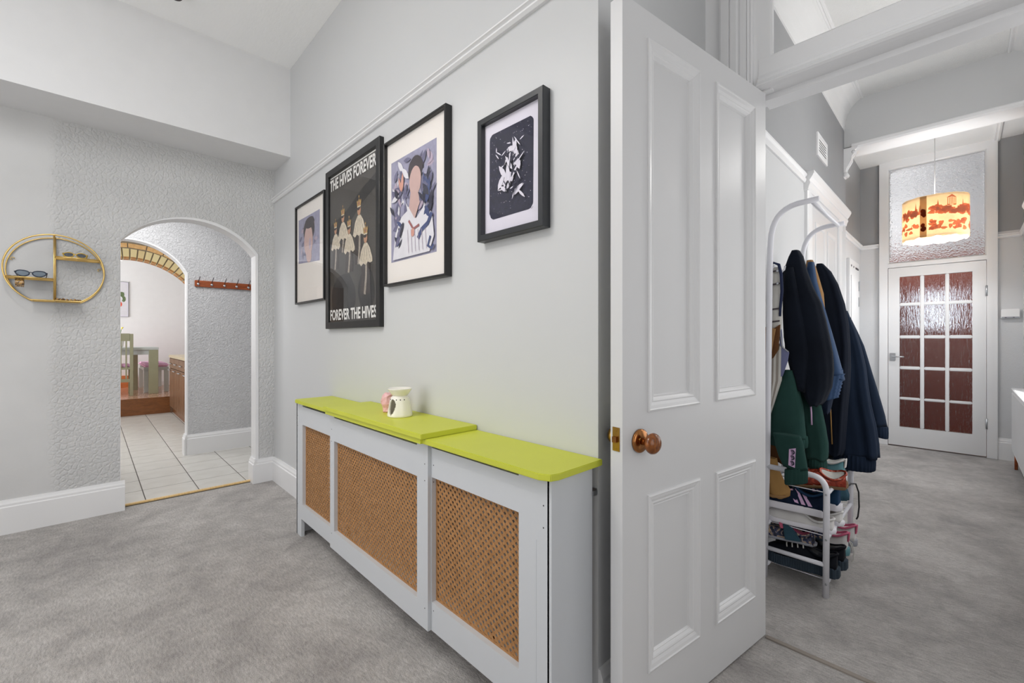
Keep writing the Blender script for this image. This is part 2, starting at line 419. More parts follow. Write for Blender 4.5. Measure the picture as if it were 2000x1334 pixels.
# partition with the doorway to the hall
pt = MB(); pt.box(1.86, 1.99, .60, .756, 0, 3.4); pt.box(1.86, 1.99, -1.6, -.40, 0, 3.4); pt.box(1.86, 1.99, -.41, .61, 2.96, 3.4)
struct('wall_partition', pt, 'wall_white')
def vprof(mb, pts, z0, z1): mb.prism([(x, y, z0) for x, y in pts], (0, 0, z1-z0))
for nm, sg in (('trim_4', 1), ('trim_5', -1)):      # fluted architraves of the doorway
    m = MB(); c = .12       # mirror about the middle of the opening
    Y = lambda y: y if sg > 0 else 2*c-y
    pr = [(1.862, .690), (1.838, .690), (1.836, .684), (1.836, .657), (1.841, .654), (1.841, .651), (1.834, .648), (1.834, .626), (1.844, .620), (1.838, .612), (1.838, .594), (1.844, .590), (1.838, .586), (1.846, .580), (1.842, .575), (1.848, .570), (1.862, .568)]
    vprof(m, [(x, Y(y)) for x, y in pr], 0, 3.0); struct(nm, m, 'trim_white')
m = MB()
for sg in (1, -1):
    Y = lambda y: y if sg > 0 else .24-y
    m.prism([(x, Y(y), 0) for x, y in ((1.85, .61), (1.85, .578), (1.99, .574), (1.99, .61))], (0, 0, 2.1))
    m.prism([(x, Y(y), 2.1) for x, y in ((1.858, .61), (1.858, .512), (1.863, .506), (1.885, .506), (1.885, .56), (1.99, .56), (1.99, .61))], (0, 0, .88))
struct('trim_6', m, 'trim_white')
m = MB()                                             # transom bar over the door
m.prism([(x, -.31, z) for x, z in ((1.99, 2.085), (1.907, 2.085), (1.907, 2.106), (1.852, 2.106), (1.846, 2.103), (1.83, 2.106), (1.822, 2.112), (1.826, 2.120), (1.834, 2.123), (1.830, 2.130), (1.838, 2.136), (1.836, 2.144), (1.846, 2.150), (1.843, 2.158), (1.855, 2.164), (1.855, 2.226), (1.868, 2.236), (1.95, 2.236), (1.99, 2.23))], (0, .86, 0))
m.box(1.855, 1.99, -.31, .55, 2.88, 2.98)
struct('trim_7', m, 'trim_white')
struct('window_1', MB().box(1.918, 1.924, -.27, .51, 2.225, 2.90), 'picture_glass')
struct('trim_8', MB().box(1.866, 1.884, -.30, .53, 0, .005), 'bag_grey')   # carpet joint bar
# window units; the lobby's back and left ones are added around fill lights
def window_unit(name, O, U, N, wd, z0, z1):
    O, U, N = Vector(O), Vector(U), Vector(N); m = MB()
    m.rect(O, U, (0, 0, 1), N, -wd/2, wd/2, z0, z1, [(0, 0), (0, .05), (.06, .05), (.07, .02), (.07, 0)])
    for k in (-1, 1): m.obox(O+U*(k*wd/6)+N*.02+Vector((0, 0, (z0+z1)/2)), U*.015, N*.015, Vector((0, 0, (z1-z0)/2-.03)))
    r = struct(name, m, 'trim_white')
    MB().obox(O+N*.008+Vector((0, 0, (z0+z1)/2)), U*(wd/2-.06), N*.003, Vector((0, 0, (z1-z0)/2-.06))).build('pane', 'pebble_glass', r)
    return r
window_unit('added_window_2', (.1, -1.5, 0), (1, 0, 0), (0, 1, 0), 2.1, .55, 2.55)
window_unit('added_window_3', (-1.9, 1.9, 0), (0, 1, 0), (1, 0, 0), 2.5, .8, 2.6)

rl_ = struct('added_window_7', MB().rect((-.75, 1.9, 3.19), (1, 0, 0), (0, 1, 0), (0, 0, -1), -.7, .7, -1.15, 1.15, [(0, 0), (0, .05), (.05, .05), (.06, .01), (.06, 0)]), 'trim_white')  # added frame in the ceiling around the overhead fill light
MB().box(-1.39, -.11, .81, 2.99, 3.175, 3.182).build('pane', 'pebble_glass', rl_)
# lobby door, open
H = Vector((1.878, .533, 0)); DV = Vector((-.9901, .1407, 0)); DN = Vector((.1407, .9901, 0)); ZZ = Vector((0, 0, 1))
def dbox(mb, s0, s1, z0, z1, n0, n1): mb.obox(H+DV*(s0+s1)/2+DN*(n0+n1)/2+ZZ*(z0+z1)/2, DV*(s1-s0)/2, DN*(n1-n0)/2, ZZ*(z1-z0)/2); return mb
T, LW = .042, .837
S = [(.095, .355), (.467, .722)]; ZL = [(.192, .692), (.947, 2.012)]
m = MB()
dbox(m, 0, S[0][0], .008, 2.1, 0, T); dbox(m, S[0][1], S[1][0], .008, 2.1, 0, T); dbox(m, S[1][1], LW, .008, 2.1, 0, T)
for s0, s1 in S:
    for z0, z1 in ((.008, ZL[0][0]), (ZL[0][1], ZL[1][0]), (ZL[1][1], 2.1)): dbox(m, s0, s1, z0, z1, 0, T)
door = struct('door_1', m, 'door_white'); door['label'] = 'white four panel lobby door standing open with a wooden knob'
for s0, s1 in S:
    for z0, z1 in ZL:
        dbox(MB(), s0-.002, s1+.002, z0-.002, z1+.002, .014, T-.014).build('panel', 'door_white', door)
        for N, O in ((-DN, H), (DN, H+DN*T)):
            mm_ = MB().rect(O, DV, ZZ, N, s0-.008, s1+.008, z0-.008, z1+.008,
                [(0, -.001), (.001, .005), (.006, .007), (.009, .004), (.018, .002), (.026, -.002), (.030, -.001), (.034, -.003), (.040, -.009), (.043, -.008), (.047, -.014)])
            mm_.build('panel_moulding', 'gloss_white', door)
kc = H+DV*.765+ZZ*.862
ro = MB().lathe([(.004, -.001), (.033, 0), (.034, .006), (.030, .010), (.012, .0115)], kc, 36, -DN).build('rose', 'copper_brass', door, label='polished brass rose')
for k in (.6, 1.6): MB().lathe([(.003, .0), (.004, .002), (.002, .003)], kc-DN*.0105+Vector((0, 0, .022*math.cos(k*PI)))*1+DV*(-.012*math.sin(k*PI)), 10, -DN).build('screw', 'brass', ro)
MB().lathe([(.011, .008), (.009, .02), (.010, .032), (.016, .036)], kc, 24, -DN).build('knob_stem', 'copper_brass', ro)
MB().lathe([(.011, .032), (.021, .034), (.0275, .040), (.0295, .046), (.0275, .053), (.020, .060), (.009, .063), (.001, .0635)], kc, 32, -DN).build('knob', 'wood_knob', door, label='varnished brown wooden knob')
MB().lathe([(.034, -.001), (.034, .004), (.031, .009), (.012, .012), (.010, .022), (.018, .027), (.026, .036), (.028, .045), (.025, .054), (.015, .061), (.001, .063)], kc+DN*T, 32, DN).build('rear_knob', 'brass', door, label='brass knob on the hidden face')
lp = MB(); c = H+DV*(LW+.001)+DN*(T*.5)+ZZ*.872; lp.obox(c, DN*.012, DV*.0015, ZZ*.033)
la = lp.build('latch_plate', 'brass', door, label='brass latch plate on the door edge')
MB().obox(c+DV*.005, DN*.006, DV*.006, ZZ*.008).build('latch_bolt', 'copper_brass', la)
for k in (.025, -.025): MB().lathe([(.004, 0), (.0035, .0015)], c+ZZ*k+DV*.001, 10, DV).build('screw', 'brass', la)
for z in (.3, 1.05, 1.8): MB().lathe([(.007, -.04), (.007, .04)], (1.872, .548, z), 10).build('hinge', 'gloss_white', door)

# ------------------------------------------------------------------ setting: hall
struct('wall_hall_left', MB().box(1.99, 5.034, .76, .9, 0, 2.25), 'wall_paint')
struct('wall_hall_left_upper', MB().box(1.99, 5.034, .7601, .9, 2.25, 3.4), 'wall_dark')
struct('wall_hall_recess', MB().box(5.0, 6.4, .816, .92, 0, 2.2), 'anaglypta')
struct('wall_hall_recess_upper', MB().box(5.0, 6.4, .8161, .92, 2.2, 3.4), 'wall_dark')
struct('wall_hall_right', MB().box(1.99, 6.4, -.48, -.385, 0, 2.2), 'wall_paint')
struct('wall_hall_right_upper', MB().box(1.99, 6.4, -.48, -.3851, 2.2, 3.4), 'wall_dark')
m = MB(); m.box(6.27, 6.40, .64, .82, 0, 2.18); m.box(6.27, 6.4, -.39, -.2, 0, 2.18); struct('wall_hall_end', m, 'anaglypta')
m = MB(); m.box(6.27, 6.40, .64, .82, 2.18, 3.2); m.box(6.27, 6.4, -.39, -.2, 2.18, 3.2); struct('wall_hall_end_upper', m, 'wall_dark')
struct('ceiling_hall', MB().box(1.86, 5.0, -.48, .9, 3.31, 3.42), 'ceiling_stipple')
struct('ceiling_hall_end', MB().box(5.0, 6.45, -.48, .9, 3.07, 3.2), 'ceiling_white')
struct('ceiling_beam', MB().box(4.95, 5.2, -.48, .818, 2.895, 3.33), 'wall_paint')
struct('trim_9', MB().prism([(4.945, -.385, 2.915), (4.937, -.385, 2.905), (4.937, -.385, 2.885), (4.955, -.385, 2.872), (5.2, -.385, 2.872), (5.2, -.385, 2.90)], (0, 1.09, 0)), 'wall_white')
cove = [(.765, 3.05), (.752, 3.055), (.750, 3.075), (.757, 3.085), (.752, 3.13), (.735, 3.19), (.705, 3.245), (.665, 3.285), (.62, 3.31), (.765, 3.33)]
struct('trim_10', MB().prism([(1.99, y, z) for y, z in cove], (2.96, 0, 0)), 'ceiling_white')
struct('trim_11', MB().prism([(1.99, .375-y, z) for y, z in cove], (2.96, 0, 0)), 'ceiling_white')
m = MB()
for y in (.64, -.245): m.prism([(1.99, y-.02, 3.312), (1.99, y-.018, 3.300), (1.99, y-.006, 3.296), (1.99, y, 3.302), (1.99, y+.008, 3.292), (1.99, y+.018, 3.296), (1.99, y+.02, 3.312)], (2.96, 0, 0))
struct('trim_12', m, 'ceiling_white')
struct('trim_13', MB().prism([(5.2, -.20, 3.07), (5.2, -.205, 3.05), (5.2, -.215, 3.055), (5.2, -.225, 3.045), (5.2, -.24, 3.05), (5.2, -.25, 3.07)], (1.07, 0, 0)), 'ceiling_white')
rail('trim_14', (1.99, .76), (3.494, .76), (0, -1), 2.215, 2.275, th=.022)
rail('trim_15', (5.034, .816), (6.26, .816), (0, -1), 2.155, 2.205)
rail('trim_16', (6.27, .80), (6.27, .65), (-1, 0), 2.155, 2.20)
rail('trim_17', (6.27, -.225), (6.27, -.37), (-1, 0), 2.115, 2.155)
rail('trim_18', (5.4, -.385), (6.26, -.385), (0, 1), 2.115, 2.16)
skirting('baseboard_hall_end', (6.27, -.215), (6.27, -.385), (-1, 0), .205)
skirting('baseboard_hall_recess', (5.034, .816), (6.27, .816), (0, -1), .2)
skirting('baseboard_hall_left', (1.99, .76), (3.5, .76), (0, -1), .19)
skirting('baseboard_hall_right', (1.99, -.385), (4.2, -.385), (0, 1), .19)
# closed door in the left hall wall with a moulded head
m = MB()
for x0, x1 in ((3.52, 3.70), (4.58, 4.79)):
    vprof(m, [(x0, .77), (x0, .742), (x0+.01, .735), (x0+.06, .735), (x0+.07, .742), (x0+.10, .738), (x1-.03, .744), (x1-.01, .75), (x1, .77)], 0, 2.17)
m.box(3.53, 4.78, .7435, .765, 2.10, 2.18)
hp = [(.77, 2.165), (.735, 2.168), (.73, 2.19), (.722, 2.21), (.726, 2.23), (.712, 2.25), (.700, 2.275), (.700, 2.29), (.77, 2.298)]
m.prism([(3.50, y, z) for y, z in hp], (1.40, 0, 0))
struct('trim_19', m, 'trim_white')
d = struct('door_2', MB().box(3.69, 4.59, .75, .775, .01, 2.12), 'door_white')
for x0, x1 in ((3.78, 4.1), (4.18, 4.5)):
    for z0, z1 in ((.2, .75), (.95, 2.0)):
        MB().rect((0, .75, 0), (1, 0, 0), ZZ, (0, -1, 0), x0, x1, z0, z1, [(0, 0), (.002, .006), (.02, .003), (.03, .005), (.04, -.002)]).build('panel_moulding', 'gloss_white', d)
# moulded door head on the right hall wall
struct('trim_20', MB().prism([(4.3, .375-y, z-.06) for y, z in hp], (1.1, 0, 0)), 'trim_white')

# glazed door at the end of the hall with its frame and fanlight
m = MB()
m.box(6.235, 6.40, .575, .648, 0, 3.08); m.box(6.235, 6.40, -.226, -.154, 0, 3.08)
m.box(6.237, 6.40, -.16, .58, 1.922, 1.965); m.box(6.237, 6.40, -.16, .58, 2.995, 3.08)
struct('trim_21', m, 'trim_white', bevel=.003)
m = MB().rect((6.262, 0, 0), (0, 1, 0), ZZ, (-1, 0, 0), -.156, .577, 1.963, 2.997, [(0, 0), (0, .022), (.006, .018), (.014, .004), (.016, 0)])
fl = struct('window_4', m, 'gloss_white')
MB().box(6.258, 6.266, -.142, .563, 1.977, 2.983).build('pane', 'pebble_glass', fl, label='pebbled obscure glass')
ys = [(.319, .48), (.132, .288), (-.058, .103)]; zs = [(1.538, 1.818), (1.191, 1.505), (.861, 1.158), (.531, .828), (.212, .504)]
m = MB(); X0, X1 = 6.245, 6.285
m.box(X0, X1, .48, .571, .012, 1.917); m.box(X0, X1, -.151, -.058, .012, 1.917)
m.box(X0, X1, -.058, .48, .012, .212); m.box(X0, X1, -.058, .48, 1.818, 1.917)
gd = struct('door_3', m, 'gloss_white'); gd['label'] = 'white glazed door of fifteen reeded panes at the hall end'
for y0, y1 in ((.103, .132), (.288, .319)): MB().box(X0+.002, X1, y0, y1, .212, 1.818).build('glazing_bar', 'gloss_white', gd, bevel=.006)
for z0, z1 in ((.504, .531), (.828, .861), (1.158, 1.191), (1.505, 1.538)):
    for y0, y1 in ys: MB().box(X0+.002, X1, y0, y1, z0, z1).build('glazing_bar', 'gloss_white', gd, bevel=.006)
for y0, y1 in ys:
    for z0, z1 in zs: MB().box(6.262, 6.268, y0-.002, y1+.002, z0-.002, z1+.002).build('pane', 'reeded_glass', gd)
hd = MB().box(6.236, 6.2455, .512, .560, .915, 1.0).build('handle_plate', 'steel', gd, bevel=.004)
MB().tube([(6.24, .536, .965), (6.205, .536, .965), (6.198, .525, .965), (6.198, .44, .962)], .007, 10).build('lever', 'steel', hd)
for z in (.33, 1.62): MB().lathe([(.008, -.05), (.008, .05)], (6.238, -.153, z), 10).build('hinge', 'steel', gd)
# porch behind it
struct('floor', MB().box(6.30, 7.7, -.7, 1.2, -.1, -.002), 'wood_red')
m = MB(); m.box(6.4, 7.7, -.72, -.6, 0, 3.3); m.box(6.4, 7.7, 1.1, 1.22, 0, 3.3)
m.box(7.55, 7.7, -.7, -.35, 0, 3.3); m.box(7.55, 7.7, .85, 1.2, 0, 3.3); m.box(7.55, 7.7, -.36, .86, 2.2, 3.3); struct('wall_porch', m, 'wall_paint')
struct('ceiling_porch', MB().box(6.4, 7.7, -.7, 1.2, 3.2, 3.3), 'wall_paint')
m = MB(); m.box(7.56, 7.61, -.35, .09, 0, 2.2); m.box(7.56, 7.61, .42, .85, 0, 2.2); m.box(7.56, 7.61, .09, .42, 0, 1.28); m.box(7.56, 7.61, .09, .42, 1.76, 2.2)
od = struct('door_4', m, 'door_red')
MB().box(7.58, 7.586, .085, .425, 1.275, 1.765).build('pane', 'pebble_glass', od)

# ------------------------------------------------------------------ setting: passage, kitchen, dining room
gf = struct('floor', MB().box(-1.5, 2.3, 3.985, 8.7, -.1, -.0012), 'grout')
tile0 = None
for i in range(-5, 7):
    for j in range(0, 15):
        x0 = .283+.3145*i+.003*((j*37) % 3-1)*.0; y0 = 4.03+.3145*(j-0.0)
        if x0 > 1.6: continue
        if tile0 is None:
            tile0 = MB().box(.002, .3115, .0035, .311, -.01, 0).build('tile', 'tile', gf, bevel=.0015, seg=1); o = tile0
        else: o = tile0.copy(); COL.objects.link(o)
        o.location = (x0, y0, 0)
m = MB(); m.box(-.75, -.63, 4.06, 5.37, 0, 2.6); struct('wall_passage_left', m, 'passage_texture')
struct('wall_passage_right', MB().box(1.9, 2.0, 4.06, 5.37, 0, 2.6), 'passage_texture')
struct('wall_passage_front', MB().box(1.2, 2.0, 3.95, 4.06, 0, 2.6), 'passage_texture')
struct('ceiling_passage', MB().box(-.75, 2.0, 3.94, 5.5, 2.5, 2.6), 'ceiling_white')
bcx, bcz, br = .25, 1.596, .482
b0 = math.acos(.437/br)
outl = [(-1.5, 0), (-.187, 0)]+arc(bcx, bcz, br, PI-b0, b0, 28)+[(.687, 0), (2.3, 0), (2.3, 2.9), (-1.5, 2.9)]
struct('wall_inner', MB().prism([(x, 5.36, z) for x, z in outl], (0, .12, 0)), 'passage_texture')
arch_liner('trim_22', bcx, bcz, br-.004, b0, -.184, .684, 5.36, 5.484, .006, .012, 'trim_white')
skirting('baseboard_inner', (.672, 5.36), (1.9, 5.36), (0, -1), .20)
skirting('baseboard_inner_jamb', (.684, 5.338), (.684, 5.48), (-1, 0), .20)
struct('wall_kitchen_left', MB().box(-1.5, -1.35, 5.48, 11.1, 0, 3.1), 'wall_white')
struct('wall_kitchen_right', MB().box(1.55, 1.7, 5.48, 8.9, 0, 3.1), 'wall_white')
struct('ceiling_kitchen', MB().box(-1.5, 1.7, 5.4, 8.9, 2.8, 2.9), 'ceiling_white')
window_unit('window_5', (-1.35, 6.9, 0), (0, 1, 0), (1, 0, 0), 2.1, 1.05, 2.35)
window_unit('window_6', (-1.35, 9.8, 0), (0, 1, 0), (1, 0, 0), 1.9, .9, 2.5)
struct('wall_dining', MB().box(-1.5, 2.7, 10.9, 11.0, 0, 3.1), 'wall_white')
struct('wall_dining_right', MB().box(2.5, 2.6, 8.88, 10.95, 0, 3.1), 'wall_white')
struct('ceiling_dining', MB().box(-1.5, 2.7, 8.68, 11.0, 3.0, 3.1), 'ceiling_white')
fd = struct('floor', MB().box(-1.5, 2.6, 8.70, 10.95, -.1, .25), 'wood_floor')
struct('trim_23', MB().box(-1.4, .905, 8.665, 8.70, 0, .251), 'wood_step', bevel=.003)
struct('baseboard_dining', MB().box(-1.4, .60, 10.84, 10.9, .25, .47), 'wood_orange')
struct('baseboard_dining_right', MB().box(.60, 2.5, 10.885, 10.9, .25, .33), 'trim_white')
# brick arch between kitchen and dining room
ccx, ccz, cr = .42, 1.446, .914
outl = [(-1.5, 0), (ccx-cr, 0)]+arc(ccx, ccz, cr, PI, 0, 40)+[(ccx+cr, 0), (2.6, 0), (2.6, 3.1), (-1.5, 3.1)]
ba = struct('wall_brick_arch', MB().prism([(x, 8.69, z) for x, z in outl], (0, .19, 0)), 'mortar')
def brick(a0, a1, r0, r1, y0, mat, burnt=True):
    m = MB(); q = lambda r, a, y: (ccx+r*math.cos(a), y, ccz+r*math.sin(a)); jr = R.uniform(-.006, .006)
    rings = []
    for r in ((r0, r0+.028, r1+jr) if burnt else (r0, r1)):
        rings.append([q(r, a0, y0), q(r, a1, y0), q(r, a1, y0+.18), q(r, a0, y0+.18)])
    m.loft(rings, smooth=False)
    if burnt:
        m.mi = [1 if k < 4 or k == 8 else 0 for k in range(len(m.f))]
    return m.build('brick', [mat, 'brick_burnt'] if burnt else mat, ba, bevel=.003, seg=1)
NB = 36
for k in range(NB):
    w_ = PI/NB; a = k*w_
    brick(a+.008, a+w_-.008, cr-.004, cr+.148, 8.675+R.uniform(-.004, .004), 'brick')
a = .02
while a < PI-.1:
    l = R.uniform(.19, .21); brick(a+.006, a+l-.006, cr+.164, cr+.228, 8.677, 'brick_orange', False); a += l
for rz, k0 in ((2.70, 0), (2.775, 1), (2.85, 0), (2.925, 1)):
    x = -1.4+k0*.11
    while x < 1.5:
        if math.hypot(x+.1-ccx, rz-ccz) > cr+.27: MB().box(x+.005, x+.215, 8.68, 8.8, rz, rz+.065).build('brick', 'brick_orange', ba, bevel=.003, seg=1)
        x += .22

# ------------------------------------------------------------------ radiator cover and its lattice screens
rc = thing('radiator_cover', 'pale grey radiator cover with three wooden lattice screens along the wall', 'radiator cover', (.98, 1.75, 0))
FX, TH = .872, .018
def front(y0, y1, l0, l1, zb, zl0, zl1, x, foot=None):     # one front panel with a window for the lattice
    m = MB()
    m.box(x, x+TH, y0, l0, zb, .778); m.box(x, x+TH, l1, y1, zb, .778)
    m.box(x, x+TH, l0, l1, zb, zl0); m.box(x, x+TH, l0, l1, zl1, .760)
    if foot: m.box(x, x+TH, foot[0], foot[1], 0, zb)
    return m
PANELS = [(2.20, 2.754, 2.225, 2.655, .19, .655, FX+.008, (2.675, 2.754)), (1.33, 2.215, 1.402, 2.165, .197, .645, FX-.006, None), (.769, 1.335, .884, 1.326, .207, .655, FX+.008, (.769, .87))]
def clip(poly, axis, lim, keep_low):
    out = []
    for i, p in enumerate(poly):
        q = poly[(i+1) % len(poly)]
        ip = p[axis] <= lim if keep_low else p[axis] >= lim
        iq = q[axis] <= lim if keep_low else q[axis] >= lim
        if ip: out.append(p)
        if ip != iq:
            k = (lim-p[axis])/(q[axis]-p[axis]); out.append((p[0]+k*(q[0]-p[0]), p[1]+k*(q[1]-p[1])))
    return out
for y0, y1, l0, l1, z0, z1, x, foot in PANELS:
    fp = front(y0, y1, l0, l1, .105, z0, z1, x, foot).build('front_panel', 'cover_paint', rc)
    for yy in (y0+.008, y1-.008):
        for zz in (.70, .64, .18): MB().lathe([(.0025, -.0005), (.002, .0006)], (x, yy+.012*(1 if yy < (y0+y1)/2 else -1), zz), 8, (-1, 0, 0)).build('screw', 'pebble_dark', fp)
    b = .007; m = MB()
    m.rect((x+TH, 0, 0), (0, 1, 0), ZZ, (1, 0, 0), l0-.012, l1+.012, z0-.012, z1+.012, [(0, 0), (0, .007), (b+.012, .007), (b+.012, 0)], closed=True)
    scn = m.build('lattice_screen', 'wood_lattice', rc, label='honey wood diamond lattice')
    pitch, hw = .0250, .0066
    for layer, sg in ((0, 1), (1, -1)):
        xx = x+TH+.0005+layer*.0012
        c0 = (l0-sg*z1 if sg > 0 else l0+z0); c1 = (l1-sg*z0 if sg > 0 else l1+z1)
        c = math.floor(c0/pitch)*pitch
        while c < c1+pitch:
            far = 4
            P = [(c-hw+sg*-far, -far), (c+hw+sg*-far, -far), (c+hw+sg*far, far), (c-hw+sg*far, far)]
            for ax_, lim, kl in ((0, l1+.004, True), (0, l0-.004, False), (1, z1+.004, True), (1, z0-.004, False)):
                P = clip(P, ax_, lim, kl)
                if len(P) < 3: break
            if len(P) >= 3:
                MB().prism([(xx, y, z) for y, z in P], (.0012, 0, 0)).build('slat', 'wood_lattice', scn)
            c += pitch
MB().box(FX+.008, 1.062, .760, .775, 0, .772).build('side_panel', 'cover_paint', rc)
MB().box(FX+.008, 1.062, 2.742, 2.757, .0, .772).build('side_panel', 'cover_paint', rc)
MB().box(FX+.012, 1.05, .80, 2.72, .770, .778).build('top_rail', 'dark_gap', rc)  # dark strip, paints in the shade of the slot under the top boards
def slab(name, y0, y1, x0, z0, z1, ch0=0, ch1=0, lab=None):
    pts = [(1.083, y0)] + ([(x0+ch0, y0), (x0+ch0*.35, y0+ch0*.2), (x0, y0+ch0)] if ch0 else [(x0, y0)]) + ([(x0, y1-ch1), (x0+ch1*.35, y1-ch1*.2), (x0+ch1, y1)] if ch1 else [(x0, y1)]) + [(1.083, y1)]
    return MB().prism([(x, y, z0) for x, y in pts], (0, 0, z1-z0)).build(name, 'lime', rc, bevel=.002, label=lab)
slab('top_board', .738, 1.372, .846, .7785, .797, ch0=.04, lab='lime green top board')
slab('top_board', 2.16, 2.738, .856, .7785, .797, ch1=.03, lab='lime green top board')
slab('top_board', 1.318, 2.215, .830, .7975, .8165, lab='lime green top board')
MB().box(.838, .90, 1.335, 2.205, .779, .797).build('board_batten', 'lime', rc)
# groove of the right-hand stile
MB().box(FX+.0072, FX+.009, .815, .818, .10, .60).build('groove', 'cover_paint', rc)
# radiator behind the cover
rd = thing('radiator', 'white panel radiator glimpsed behind the lattice screens of the cover', 'radiator', (1.02, 1.75, 0))
m = MB().box(1.0, 1.03, 1.0, 2.5, .13, .68)
m.build('radiator_panel', 'gloss_white', rd, bevel=.006)
m = MB()
for k in range(36): m.box(.988, 1.0, 1.02+k*.0415, 1.045+k*.0415, .16, .65)
m.build('fins', 'gloss_white', rd, bevel=.003, kind='stuff')
for y in (1.15, 2.35): MB().tube([(1.02, y, .14), (1.02, y, 0)], .008).build('pipe', 'copper_brass', rd)
MB().box(1.03, 1.083, 1.2, 1.24, .3, .6).build('bracket', 'steel', rd); MB().box(1.03, 1.083, 2.2, 2.24, .3, .6).build('bracket', 'steel', rd)
hk = thing('wall_bracket', 'small metal fixing bracket on the wall right of the radiator cover', 'bracket', (1.08, .775, .70))
m = MB(); m.box(1.0815, 1.0845, .758, .79, .685, .706); m.box(1.06, 1.083, .756, .7585, .688, .703); m.build('plate', 'steel', hk, bevel=.001)
for y in (.764, .778): MB().lathe([(.0035, 0), (.003, .0015)], (1.0815, y, .696), 10, (-1, 0, 0)).build('screw', 'dark_hole', hk)

# wax burner and pink crystal block on the cover
zt = .8167
wb = thing('wax_burner', 'cream ceramic wax melt burner with teardrop opening on the lime top', 'burner', (.965, 1.70, zt))
bx, by = .965, 1.70
prof = [(.050, 0), (.053, .002), (.0535, .008), (.050, .030), (.0455, .052), (.0425, .070), (.038, .082), (.030, .090)]
def rad(z):
    for (r0, z0), (r1, z1) in zip(prof, prof[1:]):
        if z0 <= z <= z1 and z1 > z0: return r0+(r1-r0)*(z-z0)/(z1-z0)
    return .03
m = MB(); NA, NZ = 96, 40
ca = math.atan2(-.223, -.841)      # faces the camera's left
def hole(a, z):
    u = ((a-ca+PI) % (2*PI)-PI)*.046; vv = z-.040
    wv = .020*math.sqrt(max(0, 1-((vv-.004)/.032)**2))*(.55+.45*max(-1, min(1, (vv+.028)/.05)))
    return abs(u+.0) < wv and -.028 < vv < .034
grid = {}
for s_, ins in ((0, 0), (1, .005)):
    for iz in range(NZ+1):
        z = .09*iz/NZ
        for ia in range(NA):
            a = 2*PI*ia/NA; r = rad(z)-ins; grid[s_, iz, ia] = len(m.v)
            m.v.append((bx+r*math.cos(a), by+r*math.sin(a), zt+z))
solid = lambda iz, ia: not hole(2*PI*(ia+.5)/NA, .09*(iz+.5)/NZ)
for iz in range(NZ):
    for ia in range(NA):
        ib = (ia+1) % NA
        if not solid(iz, ia): continue
        m.f.append([grid[0, iz, ia], grid[0, iz, ib], grid[0, iz+1, ib], grid[0, iz+1, ia]]); m.mi.append(0); m.sm.append(True)
        m.f.append([grid[1, iz, ia], grid[1, iz+1, ia], grid[1, iz+1, ib], grid[1, iz, ib]]); m.mi.append(0); m.sm.append(True)
        for (jz, ja, e) in ((iz, (ia-1) % NA, ((iz, ia), (iz+1, ia))), (iz, ib, ((iz+1, ib), (iz, ib))), (iz-1, ia, ((iz, ib), (iz, ia))), (iz+1, ia, ((iz+1, ia), (iz+1, ib)))):
            if 0 <= jz < NZ and not solid(jz, ja):
                (p, q) = e; m.f.append([grid[0, *p], grid[1, *p], grid[1, *q], grid[0, *q]]); m.mi.append(0); m.sm.append(False)
body = m.build('body', 'ceramic', wb, recalc=False)
MB().lathe([(.001, .001), (.05, .001), (.05, .004), (.001, .004)], (bx, by, zt), 40).build('base', 'ceramic', wb)
MB().lathe([(.001, .086), (.030, .088), (.040, .100), (.051, .117), (.0525, .121), (.050, .1215), (.038, .104), (.02, .095), (.001, .094)], (bx, by, zt), 48, cap0=False, cap1=False).build('dish', 'ceramic', wb, label='shallow wax dish')
MB().lathe([(.001, .097), (.028, .0985), (.036, .104), (.0365, .1045), (.001, .1045)], (bx, by, zt), 36, cap0=False, cap1=False).build('wax', 'pale_wax', wb)
for k in range(-3, 4):
    a = ca+k*.42; n = Vector((math.cos(a), math.sin(a), 0)); MB().lathe([(.0026, -.001), (.0022, .0006)], Vector((bx, by, zt+.0745))+n*.0412, 12, n).build('vent_hole', 'dark_hole', wb)
pc = MB(); rings = []
for k, (z, r) in enumerate([(0, .029), (.004, .032), (.022, .033), (.040, .038), (.055, .035), (.072, .031), (.082, .028), (.086, .020)]):
    rings.append([(.985+r*.9*math.cos(2*PI*i/14)*(1+R.uniform(-.13, .13))+.003*math.sin(k), 1.836+r*math.sin(2*PI*i/14)*(1+R.uniform(-.13, .13)), zt+z+R.uniform(-.003, .003)*(1 if 0 < k else 0)) for i in range(14)])
pk = pc.loft(rings, smooth=False).build('quartz_block', 'pink_quartz', label='rough pink crystal block behind the cream wax burner', category='ornament')

